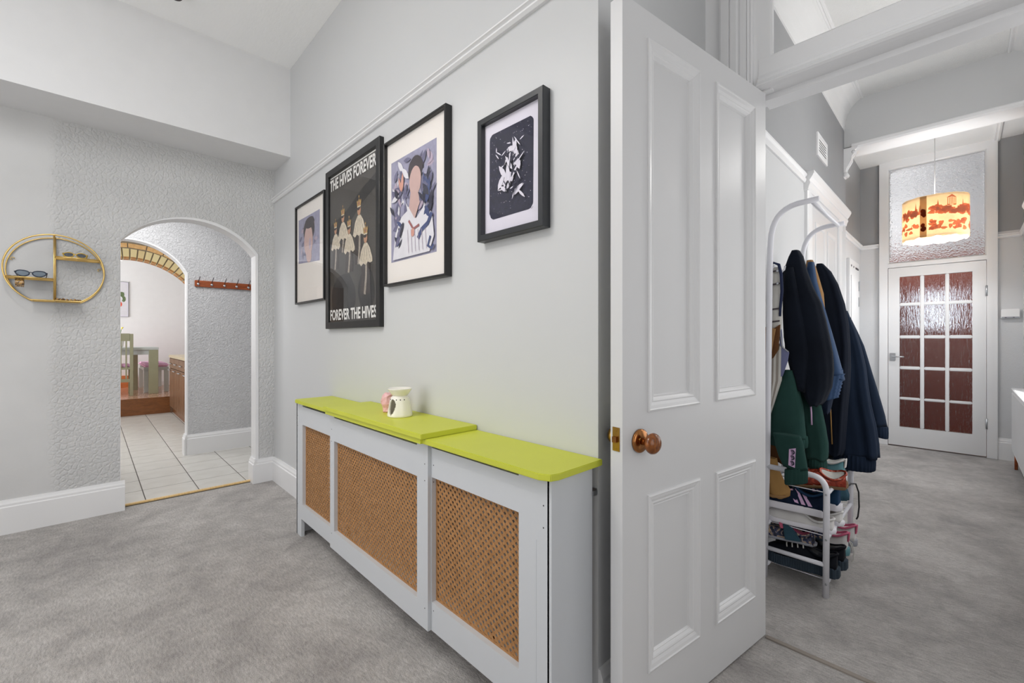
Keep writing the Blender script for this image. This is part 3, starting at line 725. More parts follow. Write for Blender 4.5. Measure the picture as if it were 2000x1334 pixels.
# ------------------------------------------------------------------ framed pictures
def text_polys(s, bold=.0):
    cu = bpy.data.curves.new('lettering', 'FONT'); cu.body = s; cu.resolution_u = 3; cu.offset = bold
    o = bpy.data.objects.new('lettering', cu); COL.objects.link(o)
    me = o.to_mesh(); vs = [tuple(v.co) for v in me.vertices]; fs = [tuple(p.vertices) for p in me.polygons]
    o.to_mesh_clear(); bpy.data.objects.remove(o); bpy.data.curves.remove(cu)
    xs = [v[0] for v in vs]; ys_ = [v[1] for v in vs]
    return [((x-min(xs))/(max(xs)-min(xs)), (y-min(ys_))/(max(ys_)-min(ys_))) for x, y, _ in vs], fs
class Print:                 # flat print on a plane x = const, y falls to the right
    def __init__(s, x): s.x = x; s.k = 0; s.m = MB(); s.mats = []
    def mi(s, mat):
        if mat not in s.mats: s.mats.append(mat)
        return s.mats.index(mat)
    def poly(s, mat, pts): s.k += 1; x = s.x-s.k*.00006; s.m.flat([(x, y, z) for y, z in pts], s.mi(mat)); return s
    def blob(s, mat, cy, cz, ry, rz, n=16, jit=0, rot=0):
        pts = []
        for i in range(n):
            a = 2*PI*i/n; k = 1+R.uniform(-jit, jit); u, v = ry*k*math.cos(a), rz*k*math.sin(a)
            pts.append((cy+u*math.cos(rot)-v*math.sin(rot), cz+u*math.sin(rot)+v*math.cos(rot)))
        return s.poly(mat, pts)
    def leaf(s, mat, y, z, ang, l, w):
        c, sn = math.cos(ang), math.sin(ang); pts = []
        for t_, ww in ((0, 0), (.25, .8), (.5, 1), (.75, .7), (1, 0), (.75, -.7), (.5, -1), (.25, -.8)): pts.append((y-(t_*l*c-ww*w*sn), z+t_*l*sn+ww*w*c))
        return s.poly(mat, pts)
    def line(s, mat, pts, w):
        P = [Vector(p) for p in pts]; up, dn = [], []
        for i, p in enumerate(P):
            t_ = (P[min(i+1, len(P)-1)]-P[max(i-1, 0)]).normalized(); n = Vector((-t_.y, t_.x))*w/2
            up.append(tuple(p+n)); dn.append(tuple(p-n))
        return s.poly(mat, up+dn[::-1])
    def text(s, mat, string, y0, y1, z0, z1, bold=.01):
        pts, fs = text_polys(string, bold); s.k += 1; x = s.x-s.k*.00006
        s.m.add([(x, y0+(y1-y0)*u, z0+(z1-z0)*v) for u, v in pts], fs, s.mi(mat)); return s
    def build(s, name, parent, label=None): return s.m.build(name, s.mats, parent, label=label, recalc=False)
def picture(name, label, y0, y1, z0, z1, fw, fd, mat, backing, group=None):
    t = thing(name, label, 'picture', (1.084, (y0+y1)/2, z0), group=group)
    MB().rect((1.0845, 0, 0), (0, 1, 0), ZZ, (-1, 0, 0), y0, y1, z0, z1, [(0, 0), (0, fd-.002), (.002, fd), (fw-.002, fd), (fw, fd-.002), (fw, 0)], closed=True).build('frame', mat, t)
    MB().box(1.0845-fd*.42, 1.0845, y0+fw*.5, y1-fw*.5, z0+fw*.5, z1-fw*.5).build('mount', backing, t)
    MB().box(1.0845-fd*.72, 1.0845-fd*.66, y0+fw*.6, y1-fw*.6, z0+fw*.6, z1-fw*.6).build('glass', 'picture_glass', t)
    return t, Print(1.0845-fd*.42-.0003)
plain('art_violet', srgb(150, 148, 172), .8, var=.14, nscale=30); plain('art_violet_dark', srgb(104, 102, 130), .8, var=.15, nscale=30)
plain('art_mauve', srgb(176, 160, 178), .8, var=.12, nscale=30); plain('art_ink', srgb(44, 44, 62), .8, var=.2, nscale=40)
plain('art_blue', srgb(62, 74, 118), .8, var=.15, nscale=30); plain('art_white', srgb(222, 220, 226), .8, var=.03, nscale=30)
plain('art_skin', srgb(198, 166, 160), .8, var=.05, nscale=20); plain('art_hair', srgb(58, 50, 56), .8, var=.2, nscale=60)
plain('art_orange', srgb(206, 150, 134), .8, var=.1); plain('art_rust', srgb(150, 92, 92), .8, var=.1)
plain('art_navy', srgb(38, 38, 58), .8, var=.3, nscale=90); plain('art_paper', srgb(224, 220, 232), .8, var=.02)
plain('poster_dark', srgb(66, 62, 58), .7, var=.22, nscale=4); plain('poster_black', srgb(30, 28, 28), .7, var=.2, nscale=20)
plain('poster_cream', srgb(200, 188, 168), .8, var=.14, nscale=60); plain('poster_gold', srgb(170, 136, 80), .7, var=.3, nscale=90)
plain('poster_skin', srgb(176, 132, 104), .8, var=.1); plain('poster_robe', srgb(54, 46, 44), .8, var=.3, nscale=40); plain('poster_white', srgb(232, 230, 226), .8, var=.03)
plain('poster_lace', srgb(150, 140, 128), .8, var=.3, nscale=120)

# 1: leftmost, slim frame, abstract violet print
t, p = picture('framed_print', 'leftmost slim black framed print, violet grey abstract portrait shapes', 2.819, 3.361, 1.40, 2.10, .012, .024, 'frame_black', 'mat_card')
p.poly('art_violet', [(3.318, 1.69), (2.918, 1.665), (2.918, 2.0), (3.318, 2.0)])
for k in range(26): p.leaf(R.choice(['art_violet_dark', 'art_mauve', 'art_violet']), R.uniform(2.99, 3.27), R.uniform(1.72, 1.92), R.uniform(0, 6.28), .06, .014)
p.blob('art_hair', 3.11, 1.90, .105, .085, 20, .03); p.blob('art_skin', 3.12, 1.825, .082, .11, 20, .02); p.blob('art_skin', 3.11, 1.72, .05, .045, 14, .05)
p.blob('art_hair', 3.10, 1.945, .09, .04, 16, .05); p.blob('art_mauve', 3.09, 1.80, .02, .04)
p.build('print', t)
# 2: poster with lettering and five crowned figures
t, p = picture('framed_poster', 'tall black framed poster of five crowned figures with white lettering', 2.072, 2.782, 1.214, 2.19, .040, .026, 'frame_black', 'poster_dark')
p.poly('poster_dark', [(2.742, 1.254), (2.112, 1.254), (2.112, 2.15), (2.742, 2.15)])
p.line('poster_white', [(2.735, 2.142), (2.118, 2.142)], .007)
p.poly('poster_black', [(2.74, 1.85), (2.5, 1.90), (2.3, 1.98), (2.113, 2.03), (2.113, 1.96), (2.3, 1.90), (2.5, 1.80), (2.74, 1.72)])
p.blob('poster_black', 2.55, 1.40, .17, .14, 18, .05); p.blob('poster_black', 2.25, 1.42, .1, .12, 16, .05)
for cy, cz, s_, ln in ((2.336, 1.868, 1.0, .30), (2.55, 1.866, .92, .22), (2.655, 1.812, .85, .28), (2.46, 1.782, .95, .26), (2.250, 1.70, 1.02, .30)):
    W_ = lambda v: v*s_
    p.poly('poster_robe', [(cy+W_(.045), cz-W_(.05)), (cy-W_(.045), cz-W_(.05)), (cy-W_(.055), cz-W_(ln)), (cy+W_(.055), cz-W_(ln))])
    p.line('poster_lace', [(cy-W_(.01), cz-W_(.1)), (cy-W_(.005), cz-W_(ln*.7)), (cy+W_(.01), cz-W_(ln))], W_(.022))
    e = [(cy+W_(.018), cz-W_(.028)), (cy-W_(.018), cz-W_(.028))]
    e += [(cy-W_(.05), cz-W_(.06)), (cy-W_(.078), cz-W_(.115))]
    for k in range(7): e.append((cy-W_(.078-k*.026), cz-W_(.125+(.012 if k % 2 else 0)+R.uniform(0, .01))))
    e += [(cy+W_(.05), cz-W_(.06))]
    p.poly('poster_cream', e)
    for k in range(4): p.line('poster_lace', [(cy+W_(.02-k*.014), cz-W_(.045)), (cy+W_(.055-k*.036), cz-W_(.118))], W_(.004))
    p.blob('poster_skin', cy, cz, W_(.021), W_(.029), 14); p.blob('poster_robe', cy+W_(.004), cz+W_(.014), W_(.021), W_(.014), 12)
    c = [(cy+W_(.021), cz+W_(.018)), (cy+W_(.028), cz+W_(.052))]
    for k in range(5): c += [(cy+W_(.024-k*.012), cz+W_(.060+(.012 if k == 2 else 0))), (cy+W_(.018-k*.012), cz+W_(.048))]
    c = c[:-1]+[(cy-W_(.028), cz+W_(.052)), (cy-W_(.021), cz+W_(.018))]
    p.poly('poster_gold', c); p.line('poster_cream', [(cy+W_(.021), cz+W_(.020)), (cy-W_(.021), cz+W_(.020))], W_(.007))
    p.blob('poster_rust' if 'poster_rust' in MATS else 'art_rust', cy, cz+W_(.038), W_(.008), W_(.009), 8); p.blob('poster_gold', cy, cz+W_(.076), W_(.006), W_(.007), 8)
p.text('poster_white', 'THE HIVES FOREVER', 2.732, 2.124, 2.058, 2.128, .03)
p.text('poster_white', 'FOREVER THE HIVES', 2.730, 2.120, 1.264, 1.330, .03)
p.build('print', t)
# 3: slim frame, larger abstract print
t, p = picture('framed_print', 'slim black framed print with white mount, violet leaves and white form', 1.484, 2.018, 1.412, 2.125, .011, .034, 'frame_black', 'mat_card')
Y0, Y1, Z0, Z1 = 1.575, 1.968, 1.527, 2.018
p.poly('art_violet', [(Y1, Z0), (Y0, Z0), (Y0, Z1), (Y1, Z1)])
def inside(y, z, l): return Y0+l < y < Y1-l and Z0+l < z < Z1-l
for k in range(150):
    y, z = R.uniform(Y0, Y1), R.uniform(1.66, Z1); l = R.uniform(.05, .10)
    if inside(y, z, .012) and inside(y-l*math.cos(a_ := R.uniform(0, 6.28)), z+l*math.sin(a_), .012): p.leaf(R.choice(['art_violet_dark', 'art_mauve', 'art_violet', 'art_white', 'art_violet_dark']), y, z, a_, l, R.uniform(.006, .016))
p.leaf('art_orange', 1.855, 1.85, 1.5, .09, .012); p.leaf('art_orange', 1.86, 1.85, 1.9, .08, .010)
p.poly('art_white', [(1.94, 1.535), (1.62, 1.535), (1.585, 1.60), (1.60, 1.70), (1.66, 1.745), (1.73, 1.70), (1.79, 1.755), (1.86, 1.73), (1.915, 1.66)])
p.poly('art_skin', [(1.775, 1.83), (1.71, 1.83), (1.70, 1.765), (1.74, 1.70), (1.79, 1.76)])
p.blob('art_hair', 1.735, 1.925, .062, .062, 20, .03); p.blob('art_skin', 1.737, 1.872, .050, .068, 20, .02)
for k in range(34):
    y, z = R.choice([(1.63, 1.80), (1.64, 1.72), (1.92, 1.79), (1.87, 1.66), (1.90, 1.62)]); p.leaf(R.choice(['art_ink', 'art_ink', 'art_blue', 'art_violet_dark']), max(1.62, min(1.93, y+R.uniform(-.03, .03))), z+R.uniform(-.04, .04), R.uniform(.5, 2.6), R.uniform(.05, .085), R.uniform(.008, .016))
p.line('art_blue', [(1.60, 1.70), (1.63, 1.66), (1.68, 1.64), (1.71, 1.605)], .022); p.line('art_blue', [(1.585, 1.56), (1.60, 1.545), (1.63, 1.56), (1.61, 1.60)], .014)
p.line('art_rust', [(1.79, 1.70), (1.75, 1.655), (1.70, 1.665)], .012); p.blob('art_orange', 1.755, 1.64, .016, .02, 8)
for k in range(6): p.line('art_mauve', [(1.80-k*.03, 1.66-k*.004), (1.79-k*.03, 1.55)], .003)
p.build('print', t)
# 4: deep charcoal box frame, navy ink block print (abstract)
t, p = picture('framed_print', 'deep charcoal box frame with a navy ink block print on white paper', .943, 1.276, 1.516, 1.972, .023, .036, 'frame_slate', 'art_paper')
corner = []
for cy, cz, a_ in ((1.025, 1.615, -PI/2), (1.025, 1.885, 0), (1.205, 1.885, PI/2), (1.205, 1.615, PI)):
    for k in range(5): corner.append((cy-.022*math.cos(a_+k*PI/8)+R.uniform(-.002, .002), cz+.022*math.sin(a_+k*PI/8)+R.uniform(-.002, .002)))
p.poly('art_navy', corner)
for k in range(110): p.blob('art_paper', R.uniform(1.01, 1.22), R.uniform(1.60, 1.90), R.uniform(.0005, .0016), R.uniform(.0005, .0016), 5)
for k in range(30):
    y, z = 1.115+R.gauss(0, .032), 1.75+R.gauss(0, .055); a_ = R.uniform(.4, 2.7)
    if 1.03 < y < 1.195 and 1.63 < z < 1.84: p.leaf('art_paper', y+.02*math.cos(a_), z-.02*math.sin(a_), a_, R.uniform(.03, .07), R.uniform(.004, .013))
for k in range(14):
    y, z = 1.115+R.gauss(0, .025), 1.75+R.gauss(0, .045); p.leaf('art_navy', y, z, R.uniform(0, 3), R.uniform(.02, .05), R.uniform(.002, .007))
for k in range(16):
    y, z = R.uniform(1.03, 1.20), R.uniform(1.63, 1.87); a_ = R.uniform(0, 3.14); p.leaf('art_paper', y, z, a_, R.uniform(.02, .05), .0022)
for k in range(8):
    y, z = R.uniform(1.08, 1.14), R.uniform(1.63, 1.70); p.leaf('art_navy', y, z, R.uniform(.8, 2.2), .03, .0018)
p.line('art_navy', [(1.012, 1.588), (1.006, 1.594), (1.002, 1.586), (.996, 1.592)], .0016)
p.build('print', t)

# smoke alarm on the lobby ceiling
sa = thing('smoke_alarm', 'small dark round ceiling fitting above the bulkhead', 'ceiling fitting', (.355, 3.205, 3.15))
MB().lathe([(.03, 0), (.034, .005), (.034, .04)], (.355, 3.205, 3.15), 24).build('housing', 'dark_gap', sa)

# lobby pendant lamp that lights the wall (above the frame)
pl = thing('pendant_lamp', 'pleated pendant lamp hanging in the lobby above the camera', 'lamp', (-.22, 1.5, 2.44))
sh = NT('lamp_shade_cloth'); sh.color(srgb(236, 214, 160)); sh.set(Roughness=.8); tl = sh.node('ShaderNodeBsdfTranslucent'); tl.inputs[0].default_value = (.84, .78, .62, 1); mxs = sh.node('ShaderNodeMixShader'); mxs.inputs[0].default_value = .55
sh.l.new(sh.b.outputs[0], mxs.inputs[1]); sh.l.new(tl.outputs[0], mxs.inputs[2]); sh.l.new(mxs.outputs[0], sh.out.inputs[0])
m = MB(); rings = []
for z, r in ((2.44, .19), (2.44, .187), (2.64, .10), (2.64, .103)):
    rings.append([(-.22+r*(1+.025*(k % 2))*math.cos(2*PI*k/60), 1.5+r*(1+.025*(k % 2))*math.sin(2*PI*k/60), z) for k in range(60)])
m.loft(rings+[rings[0]], False, False, smooth=False); m.build('shade', 'lamp_shade_cloth', pl)
MB().tube([(-.22, 1.5, 3.19), (-.22, 1.5, 2.58)], .004).build('cord', 'plastic_white', pl)
MB().lathe([(.018, 2.55), (.02, 2.60), (.012, 2.62)], (-.22, 1.5, 0), 16).build('bulb_holder', 'plastic_white', pl)

# ------------------------------------------------------------------ round gold shelf and what lies on it
gs = thing('round_wall_shelf', 'round gold wire wall shelf with flat base on the grey wall', 'shelf', (-.151, 3.86, 1.38))
def ringpath(y, r, zb=1.382, cx=-.151, cz=1.566):
    aa = math.asin((zb-cz)/r); return [(cx+r*math.cos(aa+(PI-2*aa)*i/56), y, cz+r*math.sin(aa+(PI-2*aa)*i/56)) for i in range(57)]
fy, ky = 3.800, 3.925
for y, r in ((fy, .0042), (ky, .0036)):
    MB().tube(ringpath(y, .212), r, 8, closed=True).build('ring', 'gold', gs)
m = MB(); P0 = ringpath(fy, .211); P1 = ringpath(ky, .211); m.loft([[a_, b_] for a_, b_ in zip(P0[6:51], P1[6:51])], False, False, closed=False)
def bar(p, q, r=.0038): return MB().tube([p, q], r, 8).build('bar', 'gold', gs)
for y in (fy, ky): bar((-.159, y, 1.382), (-.159, y, 1.778)); bar((-.159, y, 1.649), (.043, y, 1.649)); bar((-.357, y, 1.512), (-.159, y, 1.512))
for x, z in ((.043, 1.649), (-.357, 1.512), (-.159, 1.778), (-.251, 1.382), (-.051, 1.382), (-.159, 1.382)): bar((x, fy, z), (x, ky, z), .003)
gm = NT('gold_mesh'); gm.color(srgb(222, 190, 118)); gm.set(Metallic=1.0, Roughness=.35)
def mesh_shelf(x0, x1, z):
    m = MB(); n = int((x1-x0)/.0052)
    for k in range(n): m.box(x0+k*.0052, x0+k*.0052+.0012, fy+.002, ky-.002, z-.0008, z+.0004)
    nn = int((ky-fy)/.0052)
    for k in range(nn): m.box(x0, x1, fy+.002+k*.0052, fy+.0032+k*.0052, z-.0012, z)
    m.build('mesh_shelf', 'gold_mesh', gs, kind='stuff')
mesh_shelf(-.355, -.161, 1.512); mesh_shelf(-.157, .042, 1.649); mesh_shelf(-.248, -.054, 1.382)
for x, z in ((-.335, 1.63), (.04, 1.60)): MB().tube([(x+.008*math.cos(k*.6), ky, z+.008*math.sin(k*.6)) for k in range(9)], .0022, 6).build('hanging_loop', 'gold', gs)
def sunglasses(name, label, cx, z, y, s, frame, lens, lift):
    t = thing(name, label, 'sunglasses', (cx, y, z))
    fr = MB()
    for sg in (-1, 1):
        pts = []
        for k in range(24):
            a_ = 2*PI*k/24; u, v = math.cos(a_), math.sin(a_)
            uu = .027*u*(1+.06*v); vv = .0165*v+lift*max(0, u*sg)*.6
            pts.append((cx+s*(sg*.033+uu), y+s*.010*abs(u*.5+sg*.5)*1.0, z+s*(.0215+vv)))
        MB().tube(pts, .0030*s, 6, closed=True).build('rim', frame, t)
        MB().flat(pts).build('lens', lens, t)
        hx = cx+s*sg*.064; MB().tube([(hx-s*sg*.004, y+.004, z+s*.030), (hx, y+.012, z+s*.030), (hx-s*sg*.006, y+.075, z+s*.012), (hx-s*sg*.02, y+.098, z+.004)], [.0028*s, .0028*s, .002*s, .0018*s], 6).build('temple', frame, t)
    MB().tube([(cx-s*.008, y, z+s*.026), (cx, y-.001, z+s*.029), (cx+s*.008, y, z+s*.026)], .0024*s, 6).build('bridge', frame, t)
    return t
plain('acetate_blue', srgb(44, 56, 76), .25); plain('acetate_yellow', srgb(206, 168, 52), .3)
sunglasses('sunglasses', 'navy cat eye sunglasses on the left tier of the gold shelf', -.255, 1.5155, 3.825, 1.02, 'acetate_blue', 'lens_blue', .006)
sunglasses('sunglasses', 'yellow rimmed sunglasses on the upper right tier of gold shelf', -.070, 1.6525, 3.83, .86, 'acetate_yellow', 'lens_dark', -.003)
hc = thing('hair_claw', 'tortoiseshell hair claw hanging under the left tier of gold shelf', 'hair clip', (-.30, 3.85, 1.47))
for sg in (-1, 1):
    m = MB(); rings = []
    for k in range(7):
        a_ = k/6*2.2; rings.append([(-.30+dx, 3.835+sg*(.004+.018*math.sin(a_))+dy, 1.506-.036*k/6) for dx, dy in ((-.017, 0), (.017, 0), (.017, .003), (-.017, .003))])
    m.loft(rings, smooth=False)
    for k in range(5): m.obox((-.314+k*.007, 3.835+sg*.016, 1.466), (.0018, 0, 0), (0, .004, 0), (0, 0, .009))
    m.build('jaw', 'tortoise', hc)
MB().tube([(-.32, 3.836, 1.507), (-.28, 3.836, 1.507)], .003, 8).build('spring', 'gold', hc)
ch = thing('key_chain', 'black link chain lying by the navy sunglasses on gold shelf', 'chain', (-.34, 3.82, 1.5135))
for k in range(8): MB().tube([(-.345+k*.009+.0055*math.cos(a_*.785), 3.815+(.004 if k % 2 else 0)+.003*math.sin(a_*.785), 1.517+.003*math.sin(a_*.785)*(k % 2)) for a_ in range(8)], .0012, 5, closed=True).build('link', 'black', ch)
br_ = thing('bead_bracelet', 'tortoiseshell bead bracelet on the base of the gold shelf', 'bracelet', (-.10, 3.84, 1.383))
for k in range(19):
    a_ = 2*PI*k/19; x, y = -.100+.052*math.cos(a_), 3.855+.040*math.sin(a_); r = R.uniform(.0065, .0092)
    MB().lathe([(.0005, -r), (r*.7, -r*.7), (r, 0), (r*.7, r*.7), (.0005, r)], (x, y, 1.3835+r), 8).build('bead', 'tortoise', br_)

# coat hook rail in the passage
hr = thing('hook_rail', 'reddish wooden coat hook rail with five metal hooks in the passage', 'hook rail', (1.0, 5.345, 1.68))
MB().box(.748, 1.30, 5.342, 5.36, 1.678, 1.742).build('board', 'wood_red', hr, bevel=.003)
for x in (.775, .889, .999, 1.108, 1.217):
    h_ = MB().lathe([(.004, 0), (.011, .002), (.012, .006), (.009, .009), (.004, .010)], (x, 5.342, 1.704), 12, (0, -1, 0)).build('hook', 'steel', hr)
    MB().tube([(x, 5.338, 1.715), (x+.002, 5.325, 1.735), (x+.004, 5.300, 1.752), (x+.008, 5.285, 1.775)], .0032, 6).build('upper_prong', 'pebble_dark', h_)
    MB().tube([(x, 5.336, 1.704), (x, 5.32, 1.690), (x, 5.31, 1.694), (x, 5.305, 1.708)], .0034, 6).build('lower_prong', 'steel', h_)
MB().lathe([(.003, 0), (.002, .002)], (.825, 5.342, 1.708), 8, (0, -1, 0)).build('screw', 'brass', hr)

# ------------------------------------------------------------------ hall: lamp, vent, corbel, alarm box, radiator, cupboard door
lx, ly, lr, lz0, lz1 = 5.55, .185, .222, 2.055, 2.425
hl = thing('pendant_lamp', 'hall pendant lamp with glowing cream shade printed with red scenery', 'lamp', (lx, ly, lz0))
def trans(name, c, k=.10, em=.0):
    t = NT(name) if name not in MATS else None; t.n.remove(t.b)
    a_ = t.node('ShaderNodeBsdfDiffuse'); b_ = t.node('ShaderNodeBsdfTranslucent'); mx = t.node('ShaderNodeMixShader')
    n = t.noise(18, 3); col = t.ramp(n, [(.3, tuple(v*.92 for v in c)), (.7, c)])
    t.l.new(col, a_.inputs[0]); t.l.new(col, b_.inputs[0]); mx.inputs[0].default_value = k
    t.l.new(a_.outputs[0], mx.inputs[1]); t.l.new(b_.outputs[0], mx.inputs[2]); t.l.new(mx.outputs[0], t.out.inputs[0])
trans('shade_cream', srgb(250, 218, 172), .36); trans('shade_lining', srgb(250, 246, 238), .3); trans('shade_red', srgb(234, 150, 112), .42); trans('shade_seam', srgb(190, 158, 116), .55); trans('shade_seam_red', srgb(128, 50, 28), .5)
m = MB(); rings = []; NS = 72
for z, r, wob in ((lz0, lr, 1), (lz0+.09, lr, 0), (lz0+.2, lr, 0), (lz1, lr, .25)):
    rings.append([(lx+r*math.cos(2*PI*k/NS), ly+r*math.sin(2*PI*k/NS), z+wob*(.005*math.sin(k*PI/3+.4)+.003*math.sin(k*1.9))) for k in range(NS)])
MB().loft([[(lx+(p[0]-lx)*.982, ly+(p[1]-ly)*.982, p[2]) for p in r] for r in rings], False, False).build('shade_lining', 'shade_lining', hl)
m.loft(rings, False, False).build('shade', 'shade_cream', hl, label='glowing cream linen drum shade')
for z in (lz0+.015, lz1-.012): MB().tube([(lx+(lr-.003)*math.cos(2*PI*k/48), ly+(lr-.003)*math.sin(2*PI*k/48), z) for k in range(48)], .002, 6, closed=True).build('shade_ring', 'steel', hl)
for k in range(3): MB().tube([(lx, ly, lz1-.012), (lx+lr*math.cos(k*2.094), ly+lr*math.sin(k*2.094), lz1-.012)], .0016, 5).build('spider', 'steel', hl)
PM = [MB(), MB(), MB()]; ac = math.atan2(-ly, -lx)          # side of the shade that faces the doorway
def onshade(pts, off, mi):                     # pts (arc length to the right, height)
    PM[2 if mi else 0 if pts[0][0] < SE else 1].flat([(lx+(lr+off)*math.cos(ac+u/lr), ly+(lr+off)*math.sin(ac+u/lr), lz0+v) for u, v in pts], mi)
SE = -.072
def tree(u, v, w_, h_, k, mi=0):
    pts = []
    n = 18
    for i in range(n):
        a_ = 2*PI*i/n; q = 1+.18*math.sin(3*a_+k)+R.uniform(-.16, .16); pts.append((u+w_*q*math.cos(a_), v+h_*q*math.sin(a_)))
    onshade(pts, .0012+.00005*(k % 9), mi)
for k in range(150):
    u = R.uniform(-.33, .33)
    if abs(u-SE) < .045: continue
    v = R.choice([R.uniform(.19, .25), R.uniform(.20, .26), R.uniform(.06, .14)])
    tree(u, v, R.uniform(.012, .028), R.uniform(.010, .022), k)
for u, v, h_ in ((-.13, .27, .05), (-.10, .26, .035), (.02, .28, .04), (.20, .27, .045)): onshade([(u-.012, v-.05), (u+.012, v-.05), (u+.004, v+h_*.3), (u, v+h_), (u-.004, v+h_*.3)], .0011, 0)
onshade([(.075, .325), (.145, .325), (.110, .352)], .0018, 0); onshade([(.078, .258), (.142, .258), (.142, .268), (.078, .268)], .0018, 0)
for k in range(6): onshade([(.080+k*.0112, .268), (.085+k*.0112, .268), (.085+k*.0112, .322), (.080+k*.0112, .322)], .0018, 0)
onshade([(SE-.026, .004), (SE+.020, .004), (SE+.020, .366), (SE-.026, .366)], .0026, 1)
for k in range(14): 
    u, v = SE+R.uniform(-.008, .004), R.choice([R.uniform(.19, .27), R.uniform(.07, .14)])
    pts = [(u+.015*math.cos(i*.7)*(1+R.uniform(-.2, .1)), v+.02*math.sin(i*.7)) for i in range(9)]; onshade(pts, .003+.00004*k, 2)
PM[0].build('print', 'shade_red', hl, recalc=False, label='red scenery print with trees')
PM[1].build('print', 'shade_red', hl, recalc=False, label='red scenery print with temple and trees')
PM[2].build('seam_band', ['shade_seam', 'shade_seam', 'shade_seam_red'], hl, recalc=False, label='darker overlapping seam')
MB().tube([(lx, ly, 3.07), (lx, ly, 2.34)], .0035, 8).build('cord', 'plastic_white', hl)
MB().lathe([(.035, 3.04), (.04, 3.069)], (lx, ly, 0), 20).build('ceiling_rose', 'plastic_white', hl)
MB().lathe([(.016, 2.28), (.02, 2.30), (.02, 2.35), (.008, 2.36)], (lx, ly, 0), 16).build('bulb_holder', 'plastic_white', hl)

vt = thing('wall_vent', 'white slatted vent grille high on the grey hall wall', 'vent', (4.03, .76, 2.52))
MB().rect((0, .76, 0), (1, 0, 0), ZZ, (0, -1, 0), 3.865, 4.19, 2.515, 2.688, [(0, 0), (0, .010), (.004, .013), (.03, .013), (.034, .006), (.034, 0)]).build('frame', 'plastic_white', vt)
MB().box(3.89, 4.165, .755, .7585, 2.54, 2.665).build('backing', 'vent_dark', vt)
for k in range(6): MB().obox((4.028, .752, 2.553+k*.0195), (.13, 0, 0), (0, .003, .002), (0, -.0012, .0032)).build('slat', 'plastic_white', vt)

# scroll bracket under the beam
cb = MB(); scr = [(.76, 2.62), (.742, 2.625), (.734, 2.65), (.742, 2.672), (.735, 2.70), (.715, 2.735), (.70, 2.765), (.697, 2.80), (.683, 2.82), (.676, 2.85), (.66, 2.862), (.655, 2.878), (.76, 2.878)]
for x0, x1, ins in ((4.925, 4.945, .004), (4.945, 4.985, .012), (4.985, 5.005, .004)):
    cb.prism([(x0, min(.765, y+(ins if y < .75 else 0)), z) for y, z in scr], (x1-x0, 0, 0))
for y, z, r in ((.745, 2.648, .018), (.688, 2.835, .015)): cb.lathe([(r*.4, 0), (r, .004), (r, .088), (r*.4, .092)], (4.919, y, z), 16, (1, 0, 0))
struct('trim_24', cb, 'wall_white')
bx_ = thing('alarm_box', 'small white plastic box on the wall right of glazed door', 'alarm', (6.25, -.305, 1.34))
MB().box(6.238, 6.27, -.365, -.246, 1.347, 1.436).build('housing', 'plastic_white', bx_, bevel=.005)
MB().box(6.236, 6.242, -.36, -.25, 1.349, 1.362).build('lower_strip', 'sole_grey', bx_)
for y in (-.275, -.325): MB().box(6.235, 6.2365, y-.006, y+.006, 1.352, 1.358).build('button', 'dark_gap', bx_)
hrad = thing('radiator', 'white hall radiator on the right with a brown pipe at its foot', 'radiator', (5.1, -.34, .1))
m = MB().box(4.4, 5.82, -.345, -.295, .165, .715); m.build('radiator_panel', 'gloss_white', hrad, bevel=.008)
MB().box(4.4, 5.825, -.378, -.288, .70, .722).build('top_grille', 'gloss_white', hrad, bevel=.004)
m = MB()
for k in range(38): m.box(4.44+k*.036, 4.46+k*.036, -.296, -.290, .20, .68)
m.build('ribs', 'gloss_white', hrad, kind='stuff')
MB().tube([(5.86, -.32, .2), (5.86, -.32, 0)], .011).build('pipe', 'wood_red', hrad); MB().tube([(5.81, -.32, .2), (5.87, -.32, .2)], .012).build('valve', 'steel', hrad)
for x in (4.7, 5.5): MB().box(x-.02, x+.02, -.383, -.345, .2, .6).build('bracket', 'steel', hrad)
cd = struct('door_5', MB().box(5.44, 6.0, .790, .816, .02, 1.965), 'gloss_white', bevel=.003); cd['label'] = 'white cupboard door in the recess beside the glazed door'
for x in (5.53, 5.66, 5.78): MB().lathe([(.012, 0), (.009, .004)], (x, .79, 1.895), 10, (0, -1, 0)).build('bolt', 'pebble_dark', cd)
MB().box(5.80, 5.93, .783, .79, 1.885, 1.902).build('catch', 'pebble_dark', cd)
for z in (1.55, 1.72): MB().box(5.955, 5.985, .783, .79, z-.05, z+.05).build('hinge', 'steel', cd)
MB().box(5.50, 5.9, .784, .79, .9, 1.80).build('panel', 'gloss_white', cd, bevel=.003)

